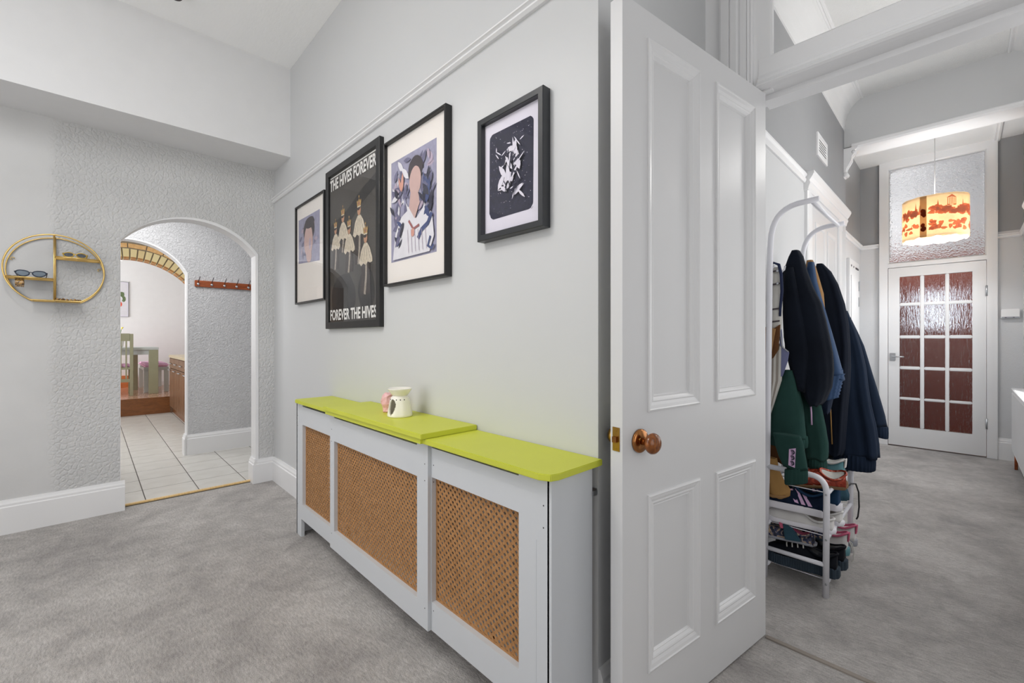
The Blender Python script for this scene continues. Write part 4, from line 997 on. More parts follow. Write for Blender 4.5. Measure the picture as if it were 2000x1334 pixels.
# ------------------------------------------------------------------ coat rack with shoe shelves
rk = thing('coat_rack', 'white tubular hall rack with shoe shelves and curved arms by the door', 'rack', (2.65, .55, 0))
XA, XB, YR, YF = 2.354, 2.952, .66, .424
def curve(p0, p1, p2, n=8):
    p0, p1, p2 = map(Vector, (p0, p1, p2)); return [(1-t_)**2*p0+2*t_*(1-t_)*p1+t_*t_*p2 for t_ in [i/n for i in range(n+1)]]
for x in (XA, XB):
    MB().tube([(x, YR+.012, 0), (x, YR, .6), (x, YR-.012, 1.58)]+curve((x, YR-.014, 1.62), (x, YR-.02, 1.765), (x, .535, 1.778))+[(x, .452, 1.782)], .0125, 12).build('upright', 'rack_white', rk)
    MB().tube([(x, YF+.003, 0), (x, YF, .44)]+curve((x, YF, .46), (x, YF, .532), (x, YF+.06, .534))+[(x, YR, .536)], .0125, 12).build('front_leg', 'rack_white', rk)
    MB().tube([(x, YF, .143), (x, YR, .143)], .010, 10).build('side_rail', 'rack_white', rk)
    for z in (.063, .26, .46): MB().lathe([(.005, 0), (.004, .003)], (x-.0125, YF, z), 8, (-1, 0, 0)).build('bolt', 'steel', rk)
MB().tube([(XA, .478, 1.774), (XB, .478, 1.774)], .0085, 10).build('top_bar', 'rack_white', rk)
MB().tube([(XA, YR-.008, 1.50), (XB, YR-.008, 1.50)], .009, 10).build('hook_bar', 'rack_white', rk)
for k in range(5):
    x = 2.42+k*.115; MB().tube([(x, YR-.01, 1.515), (x, YR-.01, 1.485), (x, YR-.035, 1.472), (x, YR-.055, 1.487), (x, YR-.058, 1.505)], .004, 6).build('hook', 'rack_white', rk)
for z in (.066, .262, .458):
    for y in (YF, YR): MB().tube([(XA, y, z), (XB, y, z)], .0085, 8).build('shelf_rail', 'rack_white', rk)
    m = MB()
    for k in range(9): m.tube([(XA+.03+k*.067, YF, z), (XA+.03+k*.067, YR, z)], .0022, 5)
    m.build('wire_shelf', 'rack_white', rk, kind='stuff')

# ---- garments: lofted cloth bodies with hanging folds
def garment(name, label, X, rows, rx, mat, folds=5, amp=.1, seed=0, group=None, parent=None, drift=.0, n=56, part=None, cat='coat'):
    """rows (z, y_left, y_right) top to bottom on the plane x = X; rx thickness along the hall (top, bottom)"""
    rr = random.Random(seed); ph = [rr.uniform(0, 6.28) for _ in range(4)]
    m = MB(); rings = []; K = []
    for a_, b_ in zip(rows, rows[1:]):
        for i in range(3): f = i/3; K.append(tuple(a_[j]+(b_[j]-a_[j])*f for j in range(3)))
    K.append(rows[-1]); N = len(K)
    for k, (z, yl, yr) in enumerate(K):
        f = k/(N-1); yc, ry = (yl+yr)/2, abs(yl-yr)/2; ru = rx[0]+(rx[1]-rx[0])*f; xc = X+drift*f
        ring = []
        for i in range(n):
            a_ = 2*PI*i/n; g = amp*(.35+.65*f)*(.6*math.sin(folds*a_+ph[0]+f*1.3)+.3*math.sin((folds*2+1)*a_+ph[1]-f*2)+.25*math.sin(3*a_+ph[2]+f*4))
            c_, s_ = math.cos(a_), math.sin(a_)
            c_ = math.copysign(abs(c_)**.8, c_); s_ = math.copysign(abs(s_)**.8, s_)
            ring.append((xc+ru*c_*(1+g), yc+ry*s_*(1+g*.35), z+.004*math.sin(folds*a_+ph[3])*f))
        rings.append(ring)
    z, yl, yr = K[-1]; yc, ry = (yl+yr)/2, abs(yl-yr)/2
    last = rings[-1]; inner = [(xc+(p[0]-xc)*.9, yc+(p[1]-yc)*.9, p[2]+.004) for p in last]; up = [(xc+(p[0]-xc)*.85, yc+(p[1]-yc)*.85, p[2]+.05) for p in last]
    m.loft(rings+[inner, up], True, True)
    if parent is not None: return m.build(part, mat, parent)
    t = thing(name, label, cat, (X, (rows[0][1]+rows[0][2])/2, rows[-1][0]), group=group)
    m.build('body', mat, t); return t
def cuff(parent, X, z0, z1, yl, yr, rx, mat, ribs=26, name='cuff', tilt=0):
    m = MB(); rings = []; yc, ry = (yl+yr)/2, abs(yl-yr)/2; n = ribs*4
    for z, k in ((z1, .94), (z1-.004, 1.0), ((z0+z1)/2, 1.02), (z0+.004, 1.0), (z0, .94), (z0+.012, .8)):
        rings.append([(X+rx*k*math.cos(2*PI*i/n)*(1+.035*math.sin(ribs*2*PI*i/n)), yc+ry*k*math.sin(2*PI*i/n)*(1+.035*math.sin(ribs*2*PI*i/n)), z+tilt*math.sin(2*PI*i/n)) for i in range(n)])
    return m.loft(rings).build(name, mat, parent)
A = garment('fleece_jacket', 'black navy fleece jacket hanging nearest on the hall rack', 2.50,
    [(1.585, .590, .560), (1.555, .605, .545), (1.477, .632, .527), (1.398, .634, .503), (1.32, .632, .471), (1.241, .630, .454), (1.163, .627, .440), (1.084, .617, .428), (1.006, .588, .424), (.927, .560, .431), (.860, .528, .455), (.835, .51, .475)], (.035, .072), 'fleece_navy', 5, .11, 3)
garment('', '', 2.47, [(1.50, .615, .575), (1.3, .622, .54), (1.1, .612, .50), (.98, .585, .51), (.90, .56, .52)], (.03, .05), 'fleece_navy', 3, .06, 9, parent=A, part='sleeve')
B = garment('puffer_jacket', 'mid blue quilted jacket with ruched elastic cuff behind the fleece', 2.60,
    [(1.535, .545, .520), (1.438, .56, .508), (1.356, .555, .489), (1.273, .54, .469), (1.191, .53, .449), (1.108, .52, .430), (1.026, .51, .412), (.955, .505, .396)], (.025, .05), 'puffer_blue', 4, .05, 5)
m = MB(); rings = []
for k in range(15):
    f = k/14; z = .965-.115*f; s_ = 1.0 if k % 2 == 0 else .93; yc = .462-.0*f+(.012*f); ry = .068-.012*f
    rings.append([(2.585+.055*s_*math.cos(2*PI*i/64)*(1+.03*math.sin(i*PI*.5)), yc+ry*s_*math.sin(2*PI*i/64)*(1+.03*math.sin(i*PI*.5)), z+.020*math.sin(2*PI*i/64)*-1) for i in range(64)])
m.loft(rings).build('ruched_cuff', 'puffer_blue', B, label='ruched elastic cuff')
garment('', '', 2.60, [(.875, .505, .44), (.82, .49, .45), (.785, .475, .458)], (.045, .03), 'puffer_navy', 5, .1, 8, parent=B, part='hem')
Cc = garment('wool_coat', 'brown wool coat showing its collar between the dark jackets', 2.66, [(1.555, .563, .537), (1.52, .568, .525), (1.45, .56, .508), (1.38, .545, .492), (1.2, .54, .48), (.9, .53, .49)], (.02, .04), 'brown_wool', 3, .06, 4)
C = garment('dark_jacket', 'ink blue zipped jacket hanging in the middle of the rack', 2.76,
    [(1.545, .540, .512), (1.50, .548, .478), (1.432, .551, .449), (1.327, .545, .421), (1.221, .53, .406), (1.116, .51, .400), (1.01, .525, .398), (.905, .53, .402), (.799, .53, .41), (.694, .525, .416), (.588, .52, .422), (.56, .51, .43)], (.03, .07), 'coat_ink', 6, .17, 11)
MB().tube([(2.70, .475, .98), (2.695, .470, .82), (2.69, .462, .62)], .003, 5).build('zip', 'suede_tan', C)
D = garment('sweatshirt', 'navy blue sweatshirt hanging at the far end of the hall rack', 2.88,
    [(1.30, .462, .428), (1.24, .475, .408), (1.198, .480, .393), (1.101, .490, .369), (1.003, .498, .351), (.906, .503, .342), (.809, .505, .330), (.712, .503, .312), (.614, .493, .300), (.545, .480, .297)], (.03, .076), 'sweat_navy', 6, .18, 13)
cuff(D, 2.88, .475, .555, .484, .315, .082, 'sweat_navy', 30, 'hem_band')
garment('', '', 2.965, [(1.27, .436, .428), (1.186, .432, .395), (1.114, .426, .369), (1.043, .412, .352), (.971, .400, .335), (.899, .392, .317), (.827, .385, .300), (.756, .372, .284), (.70, .362, .276)], (.02, .05), 'sweat_navy', 3, .08, 17, parent=D, part='sleeve')
cuff(D, 2.965, .645, .708, .362, .272, .045, 'sweat_navy', 20, 'cuff', .012)
E_ = garment('green_sweatshirt', 'dark green sweatshirt with a pink patch hanging low in front', 2.44,
    [(1.00, .610, .575), (.961, .622, .562), (.905, .640, .548), (.849, .656, .534), (.793, .672, .528), (.737, .684, .524), (.70, .686, .520), (.68, .685, .517)], (.03, .062), 'sweat_green', 3, .06, 21)
cuff(E_, 2.44, .632, .69, .686, .516, .064, 'sweat_green', 24, 'hem_band')
garment('', '', 2.315, [(.71, .625, .515), (.687, .619, .506), (.649, .614, .499), (.602, .600, .491), (.559, .581, .485)], (.03, .026), 'sweat_green', 3, .05, 25, parent=E_, part='sleeve')
cuff(E_, 2.315, .490, .562, .576, .488, .029, 'sweat_green', 18, 'cuff', -.012)
m = MB(); X_ = 2.2835
m.prism([(X_, .555, .577), (X_, .530, .570), (X_-.0005, .527, .658), (X_-.0005, .552, .650)], (.02, 0, 0))
pa = m.build('patch', 'pink_label', E_, label='pink woven patch with three dark emblems')
for k in range(3):
    cz = .589+k*.025; cy = .5415-k*.0010; mm2 = MB()
    mm2.tube([(X_-.0022, cy+.0085*math.cos(a_*.52+.9), cz+.0090*math.sin(a_*.52+.9)) for a_ in range(9)], [.0012, .002, .0027, .003, .0027, .003, .0027, .002, .0012], 6)
    mm2.tube([(X_-.0022, cy+.004, cz+.004), (X_-.0022, cy-.002, cz+.001), (X_-.0022, cy+.001, cz-.003)], .0014, 5); mm2.build('emblem', 'art_ink', pa)
E2 = garment('green_sweatshirt', 'second green garment, sleeve hanging behind the patched sweatshirt', 2.535,
    [(.90, .575, .50), (.846, .572, .482), (.807, .569, .474), (.767, .566, .467), (.728, .560, .460), (.689, .555, .455), (.649, .550, .449), (.61, .544, .449), (.571, .540, .452)], (.035, .05), 'sweat_green', 4, .08, 29)
cuff(E2, 2.535, .52, .578, .538, .456, .046, 'sweat_green', 20, 'cuff', .01)
MB().tube([(2.475, .512, .88), (2.478, .507, .80), (2.482, .506, .74)], .0035, 5).build('piping', 'pink_label', E2)
# hanging bags at the near end
W_ = thing('hanging_bag', 'off white shoulder bag with navy binding hanging beside the rack post', 'bag', (2.385, .64, 1.12))
m = MB(); rr_ = []
for z, yl, yr, rx in ((1.50, .660, .618, .004), (1.48, .664, .612, .012), (1.40, .668, .608, .018), (1.30, .670, .606, .02), (1.20, .668, .610, .018), (1.13, .66, .622, .010)):
    rr_.append([(2.398+rx*math.cos(2*PI*i/20), (yl+yr)/2+(yl-yr)/2*math.sin(2*PI*i/20), z) for i in range(20)])
m.loft(rr_).build('body', 'bag_white', W_)
MB().tube([(2.378, .664, 1.495), (2.376, .640, 1.520), (2.376, .617, 1.508), (2.376, .607, 1.46), (2.377, .604, 1.38), (2.378, .611, 1.30), (2.38, .613, 1.26)], [.004, .006, .007, .007, .007, .006, .005], 8).build('binding', 'navy_trim', W_)
for z in (1.478, 1.415, 1.295, 1.235): MB().obox((2.377, .64, z), (.003, 0, 0), (0, .026, -.003), (0, 0, .0035)).build('strap', 'dark_gap', W_)
for z in (1.478, 1.418): MB().lathe([(.004, 0), (.007, .002), (.004, .004)], (2.376, .622, z), 10, (-1, 0, 0)).build('stud', 'steel', W_)
G_ = thing('folded_bags', 'bundle of folded grey paper bags hanging under the white bag', 'bag', (2.38, .645, .74))
for k in range(6):
    yo = .664-k*.0095; m = MB()
    m.prism([(2.368+k*.004, yo, 1.17-.01*k), (2.368+k*.004, yo-.006, 1.17-.012*k), (2.366+k*.004, yo-.004, .95), (2.362+k*.003, .668-k*.002, .72+.012*k), (2.362+k*.003, .672-k*.002, .72+.012*k)], (.05, 0, 0))
    m.build('paper_bag', ['bag_grey', 'bag_white'][k % 2], G_)
MB().prism([(2.36, .672, 1.21), (2.36, .628, 1.20), (2.36, .650, 1.06), (2.36, .668, 1.02)], (.012, 0, 0)).build('lining', 'brown_wool', G_)
MB().prism([(2.372, .64, 1.2), (2.372, .612, 1.22), (2.372, .62, 1.10), (2.372, .64, 1.06), (2.372, .652, 1.05)], (.012, 0, 0)).build('dark_flap', 'brown_dark', G_)
L_ = thing('lavender_tote', 'slate blue and lavender bag flap hanging against the black fleece', 'bag', (2.40, .60, .97))
MB().prism([(2.392, .619, 1.26), (2.392, .614, 1.26), (2.392, .606, 1.11), (2.385, .578, 1.088), (2.385, .585, 1.04), (2.388, .607, .97), (2.392, .617, .97)], (.012, 0, 0)).build('flap', 'lavender', L_, bevel=.002)
MB().tube([(2.391, .619, 1.30), (2.391, .615, 1.18), (2.390, .606, 1.112), (2.384, .579, 1.090)], .0028, 6).build('edge', 'sole_grey', L_)
MB().prism([(2.362, .690, 1.06), (2.362, .655, 1.03), (2.362, .66, .85), (2.362, .69, .80)], (.012, 0, 0)).build('navy_panel', 'navy_trim', L_)
BR = garment('brown_jacket', 'dark brown jacket hem hanging behind the green sweatshirt', 2.46, [(.76, .70, .63), (.68, .705, .60), (.60, .70, .59), (.545, .69, .60)], (.03, .045), 'brown_dark', 5, .12, 31)

# ---- shoes: toe points to the wall (+y), heel to the hall
def shoe(name, label, loc, rotz, L=.275, W=.098, hs=.028, up='shoe_navy', sole='foam_white', inner='black', toe=.048, heel=.082, collar=.088, laces=None, stripes=None, ribs=0, tab=None, tongue=None, group=None, flare=1.0, low=False, side=1, parts=True):
    t = thing(name, label, 'shoe', loc, rotz, group)
    def hw(f):     # half width along the shoe, f 0 heel to 1 toe
        return W/2*(0.66+.16*math.sin(min(1, f/.25)*PI/2)*.8) if f < .3 else W/2*(.79+.21*math.sin((f-.3)/.4*PI/2)) if f < .7 else W/2*math.sqrt(max(.0, 1-((f-.7)/.302)**2.4))
    def out(k=1.0, n=60):
        L_, R_ = [], []
        for i in range(n+1):
            f = i/n; w_ = hw(f)*k*(1 if f > .06 else math.sqrt(max(.12, f/.06))); y = -L/2+L*f
            L_.append((-w_+.006*math.sin(f*PI)*side, y)); R_.append((w_+.006*math.sin(f*PI)*side, y))
        return L_+R_[::-1]
    o = out(1.0*flare); m = MB()
    if ribs:
        q = []; n = len(o)
        for i, (x, y) in enumerate(o):
            k = 1.05 if (i % 2) else 1.0; q.append((x*k, y*(1.012 if i % 2 else 1.0)))
        o = q
    rings = [[(x*.96, y*.985, .0) for x, y in o], [(x, y, .004) for x, y in o], [(x, y, hs*.9+(.010*max(0, (y/L-.35)*4))) for x, y in o], [(x*.95, y*.985, hs+(.010*max(0, (y/L-.35)*4))) for x, y in o]]
    m.loft(rings, smooth=False if ribs else True).build('sole', sole, t, local=True)
    m = MB(); rings = []; n = 26
    FS = [0.02, .05, .12, .22, .32, .42, .5, .58, .66, .74, .82, .89, .95, .985]
    def hgt(f): return (heel if f < .06 else heel+(collar-heel)*0 - (.022*math.sin((f-.06)/.36*PI) if f < .42 else 0) if f < .42 else collar-(collar-toe)*((f-.42)/.4)**.9 if f < .82 else toe*(1-((f-.82)/.2)**2*.75))
    for f in FS:
        w_ = hw(f)*.97*(1 if f > .04 else .72); h_ = hgt(f); y = -L/2+L*f+(.004 if f < .03 else 0); ring = []
        for i in range(n):
            a_ = 2*PI*i/n; c_, s_ = math.cos(a_), math.sin(a_)
            x = w_*math.copysign(abs(c_)**.75, c_)*(1-.28*max(0, s_)); z = hs-.004+h_*max(0, s_)**.85 if s_ > 0 else hs-.004
            ring.append((x+.006*math.sin(f*PI)*side, y, z))
        rings.append(ring)
    m.loft(rings).build('upper', up, t, local=True)
    # ankle opening with a padded collar
    op = []; nn = 24
    for i in range(nn):
        a_ = 2*PI*i/nn; f = .23-.21*math.cos(a_); f = max(.03, f)
        op.append((hw(f)*.80*math.sin(a_)+.006*math.sin(f*PI)*side, -L/2+L*f, hs-.004+hgt(f)*.97+.003))
    MB().tube(op, .0055, 6, closed=True).build('collar', tab or up, t, local=True)
    m = MB(); c = (0, -L/2+L*.23, hs+.03); b_ = len(m.v); m.v += op+[c]
    for i in range(nn): m.f.append([i, (i+1) % nn, nn]); m.mi.append(0); m.sm.append(True)
    m.build('lining', inner, t, local=True)
    if tongue: 
        y = -L/2+L*.44; MB().obox((.003, y, hs+collar+.002), (.022, 0, 0), (0, .004, .018), (0, -.003, .001)).build('tongue', tongue, t, local=True, bevel=.002)
    if laces:
        for k in range(4):
            f = .47+k*.075; z = hs+hgt(f)+.001; y = -L/2+L*f; MB().tube([(-.026, y-.004, z-.012), (-.012, y, z), (.012, y, z), (.026, y-.004, z-.012)], .0028, 5).build('lace', laces, t, local=True)
    if stripes:
        for k in range(3):
            for sd in (-1, 1):
                P_ = []
                for e, zz in ((0, 0), (1, 0), (1, 1), (0, 1)):
                    f = .19+k*.09+e*.055+.10*zz; w_ = hw(f)*.97; s_ = .10+.60*zz; a_ = s_*PI/2
                    x = w_*abs(math.cos(a_))**.75*(1-.28*math.sin(a_))+.0022; z = hs-.004+hgt(f)*math.sin(a_)**.85
                    P_.append((sd*x+.006*math.sin(f*PI)*side, -L/2+L*f, z))
                MB().prism(P_, (sd*.0012, 0, 0)).build('stripe', stripes, t, local=True)
    if tab and tab != up:
        MB().obox((0, -L/2+.004, hs+heel*.72), (.016, 0, 0), (0, .003, 0), (0, -.002, .022)).build('heel_tab', tab, t, local=True, bevel=.002)
    return t
# bottom shelf
shoe('platform_shoe', 'near black suede shoe with ribbed teal platform sole, bottom shelf front', (2.42, .535, .074), .06, L=.295, W=.108, hs=.046, up='shoe_black', sole='sole_black', ribs=1, laces='bag_white', toe=.045, heel=.06, collar=.068)
shoe('platform_shoe', 'black platform shoe just behind the front one, ribbed heel', (2.54, .525, .074), .0, L=.295, W=.108, hs=.046, up='shoe_black', sole='sole_black', ribs=1, toe=.045, heel=.06, collar=.068)
shoe('sneaker', 'white sneaker with pink heel at the far end of the bottom shelf', (2.875, .52, .072), 0, L=.27, hs=.032, up='shoe_white', sole='sole_grey', tab='shoe_pink', inner='shoe_pink', heel=.075)
shoe('sneaker', 'white sneaker with pink heel and teal sole edge, nearer of its pair', (2.72, .53, .072), .03, L=.27, hs=.036, up='shoe_white', sole='shoe_teal', tab='shoe_pink', inner='shoe_pink', heel=.075)
# floral pair lying on the platform shoes
shoe('floral_shoe', 'floral patterned flat shoe lying on the black platform shoe', (2.425, .60, .185), .12, L=.25, W=.095, hs=.012, up='floral', sole='sole_grey', toe=.036, heel=.05, collar=.056, inner='shoe_pink')
shoe('floral_shoe', 'dark floral shoe behind the nearer floral shoe', (2.545, .575, .185), -.05, L=.25, W=.095, hs=.012, up='floral', sole='sole_black', toe=.036, heel=.05, collar=.056)
# middle shelf
shoe('canvas_shoe', 'crumpled white canvas shoe under the striped navy sneaker', (2.43, .545, .266), .05, L=.285, W=.10, hs=.022, up='shoe_white', sole='foam_white', toe=.040, heel=.044, collar=.046, inner='bag_grey')
shoe('canvas_shoe', 'white canvas shoe beneath the second navy sneaker', (2.57, .535, .266), -.03, L=.285, W=.10, hs=.022, up='shoe_white', sole='foam_white', toe=.040, heel=.044, collar=.046, inner='bag_grey')
shoe('sneaker', 'navy running shoe with three white side stripes on the middle shelf', (2.425, .577, .335), .02, L=.295, W=.102, hs=.034, up='shoe_navy', sole='foam_white', stripes='pink_label', laces='black', toe=.052, heel=.078, collar=.085, tab='shoe_blue')
shoe('sneaker', 'navy running shoe with plain blue heel behind the striped one', (2.565, .548, .335), -.02, L=.295, W=.102, hs=.034, up='shoe_blue', sole='foam_white', stripes='pink_label', laces='black', toe=.052, heel=.078, collar=.085)
# top shelf
rs = shoe('metallic_shoe', 'red metallic patent shoe tilted on the top shelf', (2.475, .485, .468), .25, L=.24, W=.10, hs=.018, up='red_patent', sole='sole_brown', toe=.045, heel=.055, collar=.058, inner='bag_white'); rs.rotation_euler = (-.06, -.42, .25)
shoe('sneaker', 'pale teal sneaker with thick white sole on the top shelf', (2.62, .53, .466), 0, L=.275, hs=.042, up='shoe_teal', sole='foam_white', inner='bag_white', tab='shoe_white', heel=.06, collar=.065)
shoe('ankle_boot', 'glossy black shoe at the far end of the top shelf', (2.90, .46, .466), -.1, L=.27, hs=.03, up='gloss_black', sole='sole_black', heel=.085, collar=.10, laces='sole_grey')
# suede boot, pouches, carrier bag, cable
sb = thing('suede_boot', 'tan suede boot upside on the shelf beneath the brown jacket', 'boot', (2.39, .64, .38))
m = MB(); rr_ = []
for z, yc, ry, rx in ((.392, .628, .045, .030), (.40, .625, .05, .034), (.43, .625, .052, .036), (.47, .640, .040, .034), (.52, .652, .030, .03), (.57, .655, .026, .028)):
    rr_.append([(2.395+rx*math.cos(2*PI*i/22), yc+ry*math.sin(2*PI*i/22)*(1+.05*math.sin(i*1.7)), z+.006*math.sin(i*.9)) for i in range(22)])
m.loft(rr_).build('shaft', 'suede_tan', sb); MB().tube([(2.366, .668, .398), (2.362, .64, .394), (2.364, .60, .400), (2.368, .585, .408)], [.006, .008, .007, .004], 7).build('fleece_trim', 'brown_wool', sb)
dp = thing('denim_pouch', 'blue denim pouch with pink corner tucked over the floral shoe', 'pouch', (2.40, .57, .22))
MB().prism([(2.375, .602, .268), (2.375, .565, .262), (2.375, .528, .205), (2.375, .592, .196)], (.016, 0, 0)).build('pouch', 'denim', dp, bevel=.003)
MB().prism([(2.372, .617, .272), (2.372, .602, .268), (2.372, .598, .248), (2.372, .610, .246)], (.012, 0, 0)).build('corner', 'shoe_pink', dp, bevel=.002)
jb = thing('denim_cloth', 'folded blue denim cloth between the shelf and far leg of rack', 'cloth', (2.66, .42, .38))
m = MB(); rr_ = []
for z, yc, ry, rx in ((.45, .43, .020, .03), (.42, .428, .028, .04), (.39, .425, .034, .045), (.362, .422, .030, .04)): rr_.append([(2.67+rx*math.cos(2*PI*i/20)*(1+.1*math.sin(i*2)), yc+ry*math.sin(2*PI*i/20)*(1+.1*math.sin(i*3)), z) for i in range(20)])
m.loft(rr_).build('fold', 'denim', jb)
cbag = thing('carrier_bag', 'white plastic carrier bag slumped at the back of the shoe shelves', 'bag', (2.40, .69, .15))
m = MB(); rr_ = []; rq = random.Random(5)
for z, s_ in ((.152, .9), (.18, 1.05), (.23, 1.0), (.28, .85), (.32, .5), (.335, .2)): rr_.append([(2.42+.045*s_*math.cos(2*PI*i/18)*(1+rq.uniform(-.15, .15)), .71+.045*s_*math.sin(2*PI*i/18)*(1+rq.uniform(-.15, .15)), z) for i in range(18)])
m.loft(rr_, smooth=False).build('bag', 'plastic_white', cbag)
kb = thing('cable', 'black cable looped over the far front leg of the rack', 'cable', (2.95, .40, .25))
MB().tube([(2.80, .43, .375), (2.90, .415, .385), (2.95, .403, .375), (2.962, .392, .33), (2.962, .390, .25), (2.955, .394, .20), (2.95, .40, .185)], .0038, 7).build('cord', 'black', kb)
lc = thing('lace', 'loose white shoelace dangling from the far end of bottom shelf', 'lace', (2.80, .41, .08))
MB().tube([(2.80, .415, .12), (2.815, .40, .10), (2.82, .392, .06), (2.81, .392, .02), (2.80, .40, .012)], .0025, 6).build('cord', 'bag_white', lc)
MB().tube([(2.80, .415, .12), (2.79, .40, .10), (2.785, .395, .07)], .0025, 6).build('cord', 'bag_white', lc)

# ------------------------------------------------------------------ kitchen and dining room furniture
kc_ = thing('kitchen_unit', 'brown wooden kitchen base unit with pale worktop by the step', 'cabinet', (1.2, 7.6, 0))
MB().box(.93, 1.53, 6.6, 8.64, 0, .10).build('plinth', 'wood_step', kc_)
MB().box(.905, 1.53, 6.6, 8.645, .10, .865).build('carcass', 'wood_cab', kc_)
MB().box(.895, 1.53, 8.645, 8.664, .0, .865).build('end_panel', 'wood_cab', kc_)
for k in range(4):
    y0 = 6.62+k*.505
    dd = MB().box(.886, .905, y0+.002, y0+.5, .11, .70).build('door', 'wood_cab', kc_, bevel=.003)
    for j in range(4): MB().box(.8845, .8865, y0+.06+j*.125, y0+.064+j*.125, .13, .68).build('groove', 'wood_step', dd)
    MB().tube([(.886, y0+.35, .675), (.862, y0+.35, .675), (.862, y0+.48, .675), (.886, y0+.48, .675)], .006, 6).build('handle', 'steel', dd)
    dr = MB().box(.886, .905, y0+.002, y0+.5, .71, .855).build('drawer', 'wood_cab', kc_, bevel=.003)
    MB().tube([(.886, y0+.2, .78), (.862, y0+.2, .78), (.862, y0+.33, .78), (.886, y0+.33, .78)], .006, 6).build('handle', 'steel', dr)
wt = [(1.545, 6.6), (.872, 6.6), (.872, 8.58)]+[(.93-.058*math.cos(a_*PI/12), 8.60+.06*math.sin(a_*PI/12)) for a_ in range(7)]+[(1.545, 8.66)]
MB().prism([(x, y, .866) for x, y in wt], (0, 0, .04)).build('worktop', 'worktop', kc_, bevel=.006)
tall = thing('kitchen_cupboard', 'tall wooden kitchen cupboard on the left, seen in the picture glass', 'cabinet', (-1.05, 8.1, 0))
MB().box(-1.34, -.78, 8.0, 8.60, 0, 2.1).build('carcass', 'wood_cab', tall)
for z0, z1 in ((.1, 1.0), (1.02, 2.08)):
    MB().box(-.78, -.762, 8.01, 8.59, z0, z1).build('door', 'wood_cab', tall, bevel=.004); MB().tube([(-.762, 8.1, (z0+z1)/2-.06), (-.74, 8.1, (z0+z1)/2-.06), (-.74, 8.1, (z0+z1)/2+.06), (-.762, 8.1, (z0+z1)/2+.06)], .006, 6).build('handle', 'steel', tall)
FZ = .25
tb = thing('dining_table', 'sage grey dining table with square legs beyond the brick arch', 'table', (.25, 9.8, FZ))
MB().box(-.55, .815, 9.325, 10.30, .975, 1.015).build('tabletop', 'sage_light', tb, bevel=.003)
for x0, x1, y0, y1 in ((.69, .81, 9.33, 9.43), (.50, .60, 10.2, 10.3), (-.55, -.43, 9.33, 9.43), (-.55, -.43, 10.2, 10.3)): MB().box(x0, x1, y0, y1, FZ, .975).build('leg', 'sage', tb, bevel=.003)
for y0, y1 in ((9.36, 9.385), (10.24, 10.265)): MB().box(-.43, .69, y0, y1, .895, .975).build('apron', 'sage_light', tb)
MB().box(.74, .765, 9.43, 10.2, .895, .975).build('apron', 'sage_light', tb)
def chair(loc, rotz, label):
    t = thing('dining_chair', label, 'chair', loc, rotz)
    P = lambda m, n, mt='sage', **k: m.build(n, mt, t, local=True, **k)
    for x in (-.195, .195):
        P(MB().box(x-.021, x+.021, -.022, .022, 0, .985), 'rear_leg', bevel=.003); P(MB().box(x-.02, x+.02, .37, .41, 0, .44), 'front_leg', bevel=.003)
    P(MB().box(-.175, .175, -.014, .014, .87, .99), 'top_rail', bevel=.003); P(MB().box(-.175, .175, -.012, .012, .22, .27), 'lower_rail')
    for k in range(5): P(MB().box(-.142+k*.066, -.122+k*.066, -.008, .008, .27, .87), 'back_slat')
    P(MB().box(-.21, .21, -.01, .42, .42, .455), 'seat', bevel=.004); P(MB().box(-.19, .19, .02, .41, .455, .50), 'cushion', 'pink_cushion', bevel=.016)
    return t
chair((.27, 9.19, FZ), 0, 'sage dining chair with slatted back seen through the arch')
bn = thing('dining_bench', 'pale bench with lilac pink cushion behind the table leg', 'bench', (.80, 10.1, FZ))
for x0, x1 in ((.64, .70), (.91, .97)):
    for y0, y1 in ((9.56, 9.63), (10.62, 10.69)): MB().box(x0, x1, y0, y1, FZ, .63).build('leg', 'sage_light', bn, bevel=.003)
MB().box(.64, .97, 9.56, 10.69, .62, .675).build('seat', 'sage_light', bn, bevel=.003)
MB().box(.635, .975, 9.55, 10.70, .676, .735).build('cushion', 'pink_cushion', bn, bevel=.022, seg=3)
pv = thing('potted_plant', 'leafy green plant with a yellow flower on the dining table', 'plant', (.33, 9.70, 1.0155))
MB().lathe([(.045, 0), (.06, .02), (.068, .10), (.055, .15), (.05, .15), (.05, .12)], (.33, 9.70, 1.0155), 24).build('vase', 'vase', pv)
rl = random.Random(3)
for k in range(16):
    a_ = k*2.4; el = rl.uniform(.35, 1.1); L_2 = rl.uniform(.13, .22); m = MB(); pts = []; base = Vector((.33, 9.70, 1.15)); d = Vector((math.cos(a_)*math.cos(el), math.sin(a_)*math.cos(el), math.sin(el))); sd = Vector((-math.sin(a_), math.cos(a_), 0)); rings = []
    for i in range(7):
        f = i/6; c = base+d*L_2*f+Vector((0, 0, -.08*f*f)); w_ = .026*math.sin(PI*min(.98, f*.9+.08)); up_ = Vector((0, 0, .002)); rings.append([c-sd*w_, c+up_+Vector((0, 0, -.006)), c+sd*w_, c-up_+Vector((0, 0, -.006))])
    m.loft(rings).build('leaf', 'leaf', pv)
for k in range(7): MB().loft([[(.365+.012*f+(.02*f+.006)*math.cos(k*.9+i*.8)*.6, 9.68+(.02*f+.006)*math.sin(k*.9+i*.8)*.6+.02*f*math.sin(k), 1.31+.04*f) for i in range(6)] for f in (0, .5, 1)]).build('petal', 'flower', pv)
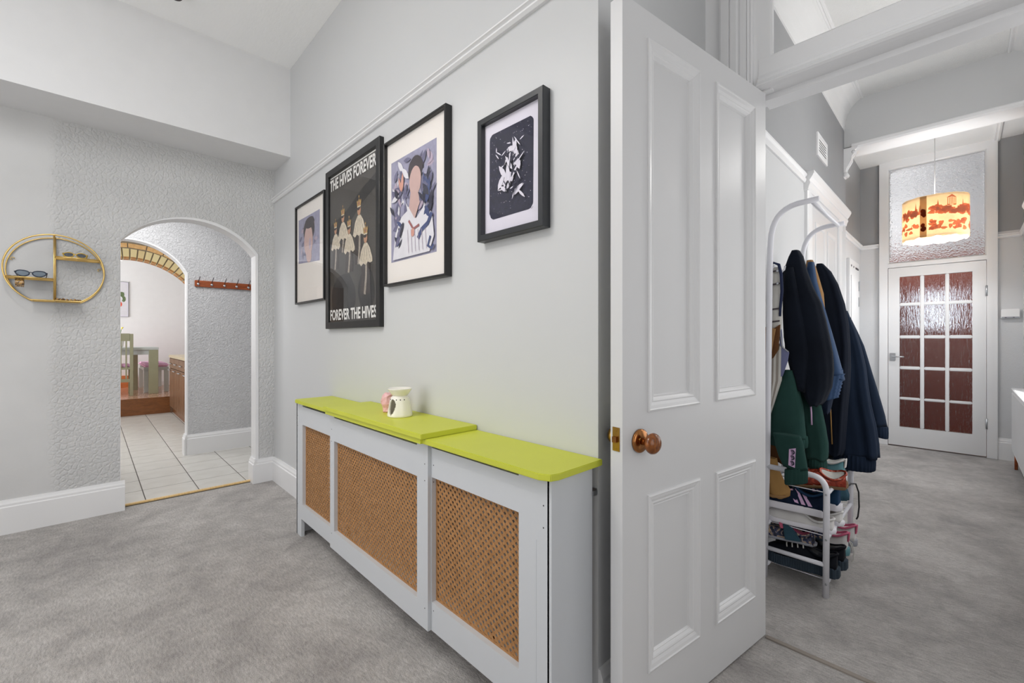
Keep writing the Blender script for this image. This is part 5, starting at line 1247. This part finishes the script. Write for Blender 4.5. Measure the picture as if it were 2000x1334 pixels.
MB().tube([(.34, 9.70, 1.14), (.36, 9.69, 1.31)], .004, 6).build('stem', 'leaf', pv)
dpic = thing('framed_print', 'thin framed white print with green and red shapes in dining room', 'picture', (.28, 10.89, 1.567))
MB().rect((0, 10.899, 0), (1, 0, 0), ZZ, (0, -1, 0), .05, .508, 1.567, 2.221, [(0, 0), (0, .018), (.006, .018), (.006, 0)], closed=True).build('frame', 'pale_frame' if 'pale_frame' in MATS else 'sole_grey', dpic)
MB().box(.054, .504, 10.888, 10.899, 1.571, 2.217).build('mount', 'paper', dpic)
plain('art_green', srgb(104, 120, 84), .8, var=.3, nscale=60); plain('art_red', srgb(226, 96, 78), .8, var=.1)
MB().flat([(.07, 10.8879, 1.6), (.49, 10.8879, 1.6), (.49, 10.8879, 2.19), (.07, 10.8879, 2.19)]).build('print', 'art_white', dpic, recalc=False)
for k, (cx, cz, rx, rz, mi) in enumerate(((.415, 1.98, .036, .05, 0), (.44, 1.90, .03, .055, 0), (.385, 1.90, .04, .05, 2), (.385, 1.80, .034, .05, 1), (.40, 2.01, .05, .02, 0), (.30, 1.86, .05, .07, 0), (.25, 1.95, .06, .05, 1))):
    MB().flat([(cx+rx*math.cos(i*.4488), 10.8876-.0003*k, cz+rz*math.sin(i*.4488)) for i in range(14)]).build('printed_shape', ['art_green', 'art_red', 'art_white'][mi], dpic, recalc=False)
t = NT('lamp_lens'); t.b.inputs['Emission Color'].default_value = (1, .95, .85, 1); t.b.inputs['Emission Strength'].default_value = 12
sp = thing('spotlight', 'small bright ceiling spotlight inside the brick arch', 'lamp', (.34, 9.3, 2.46))
MB().lathe([(.028, 2.40), (.032, 2.44), (.022, 2.50), (.006, 2.52)], (.335, 9.3, 0), 20).build('housing', 'plastic_white', sp)
MB().lathe([(.001, 2.398), (.025, 2.399), (.026, 2.404), (.001, 2.405)], (.335, 9.3, 0), 20).build('lens', 'lamp_lens', sp)
MB().tube([(.335, 9.3, 2.51), (.335, 9.3, 3.0)], .006, 8).build('stem', 'plastic_white', sp)
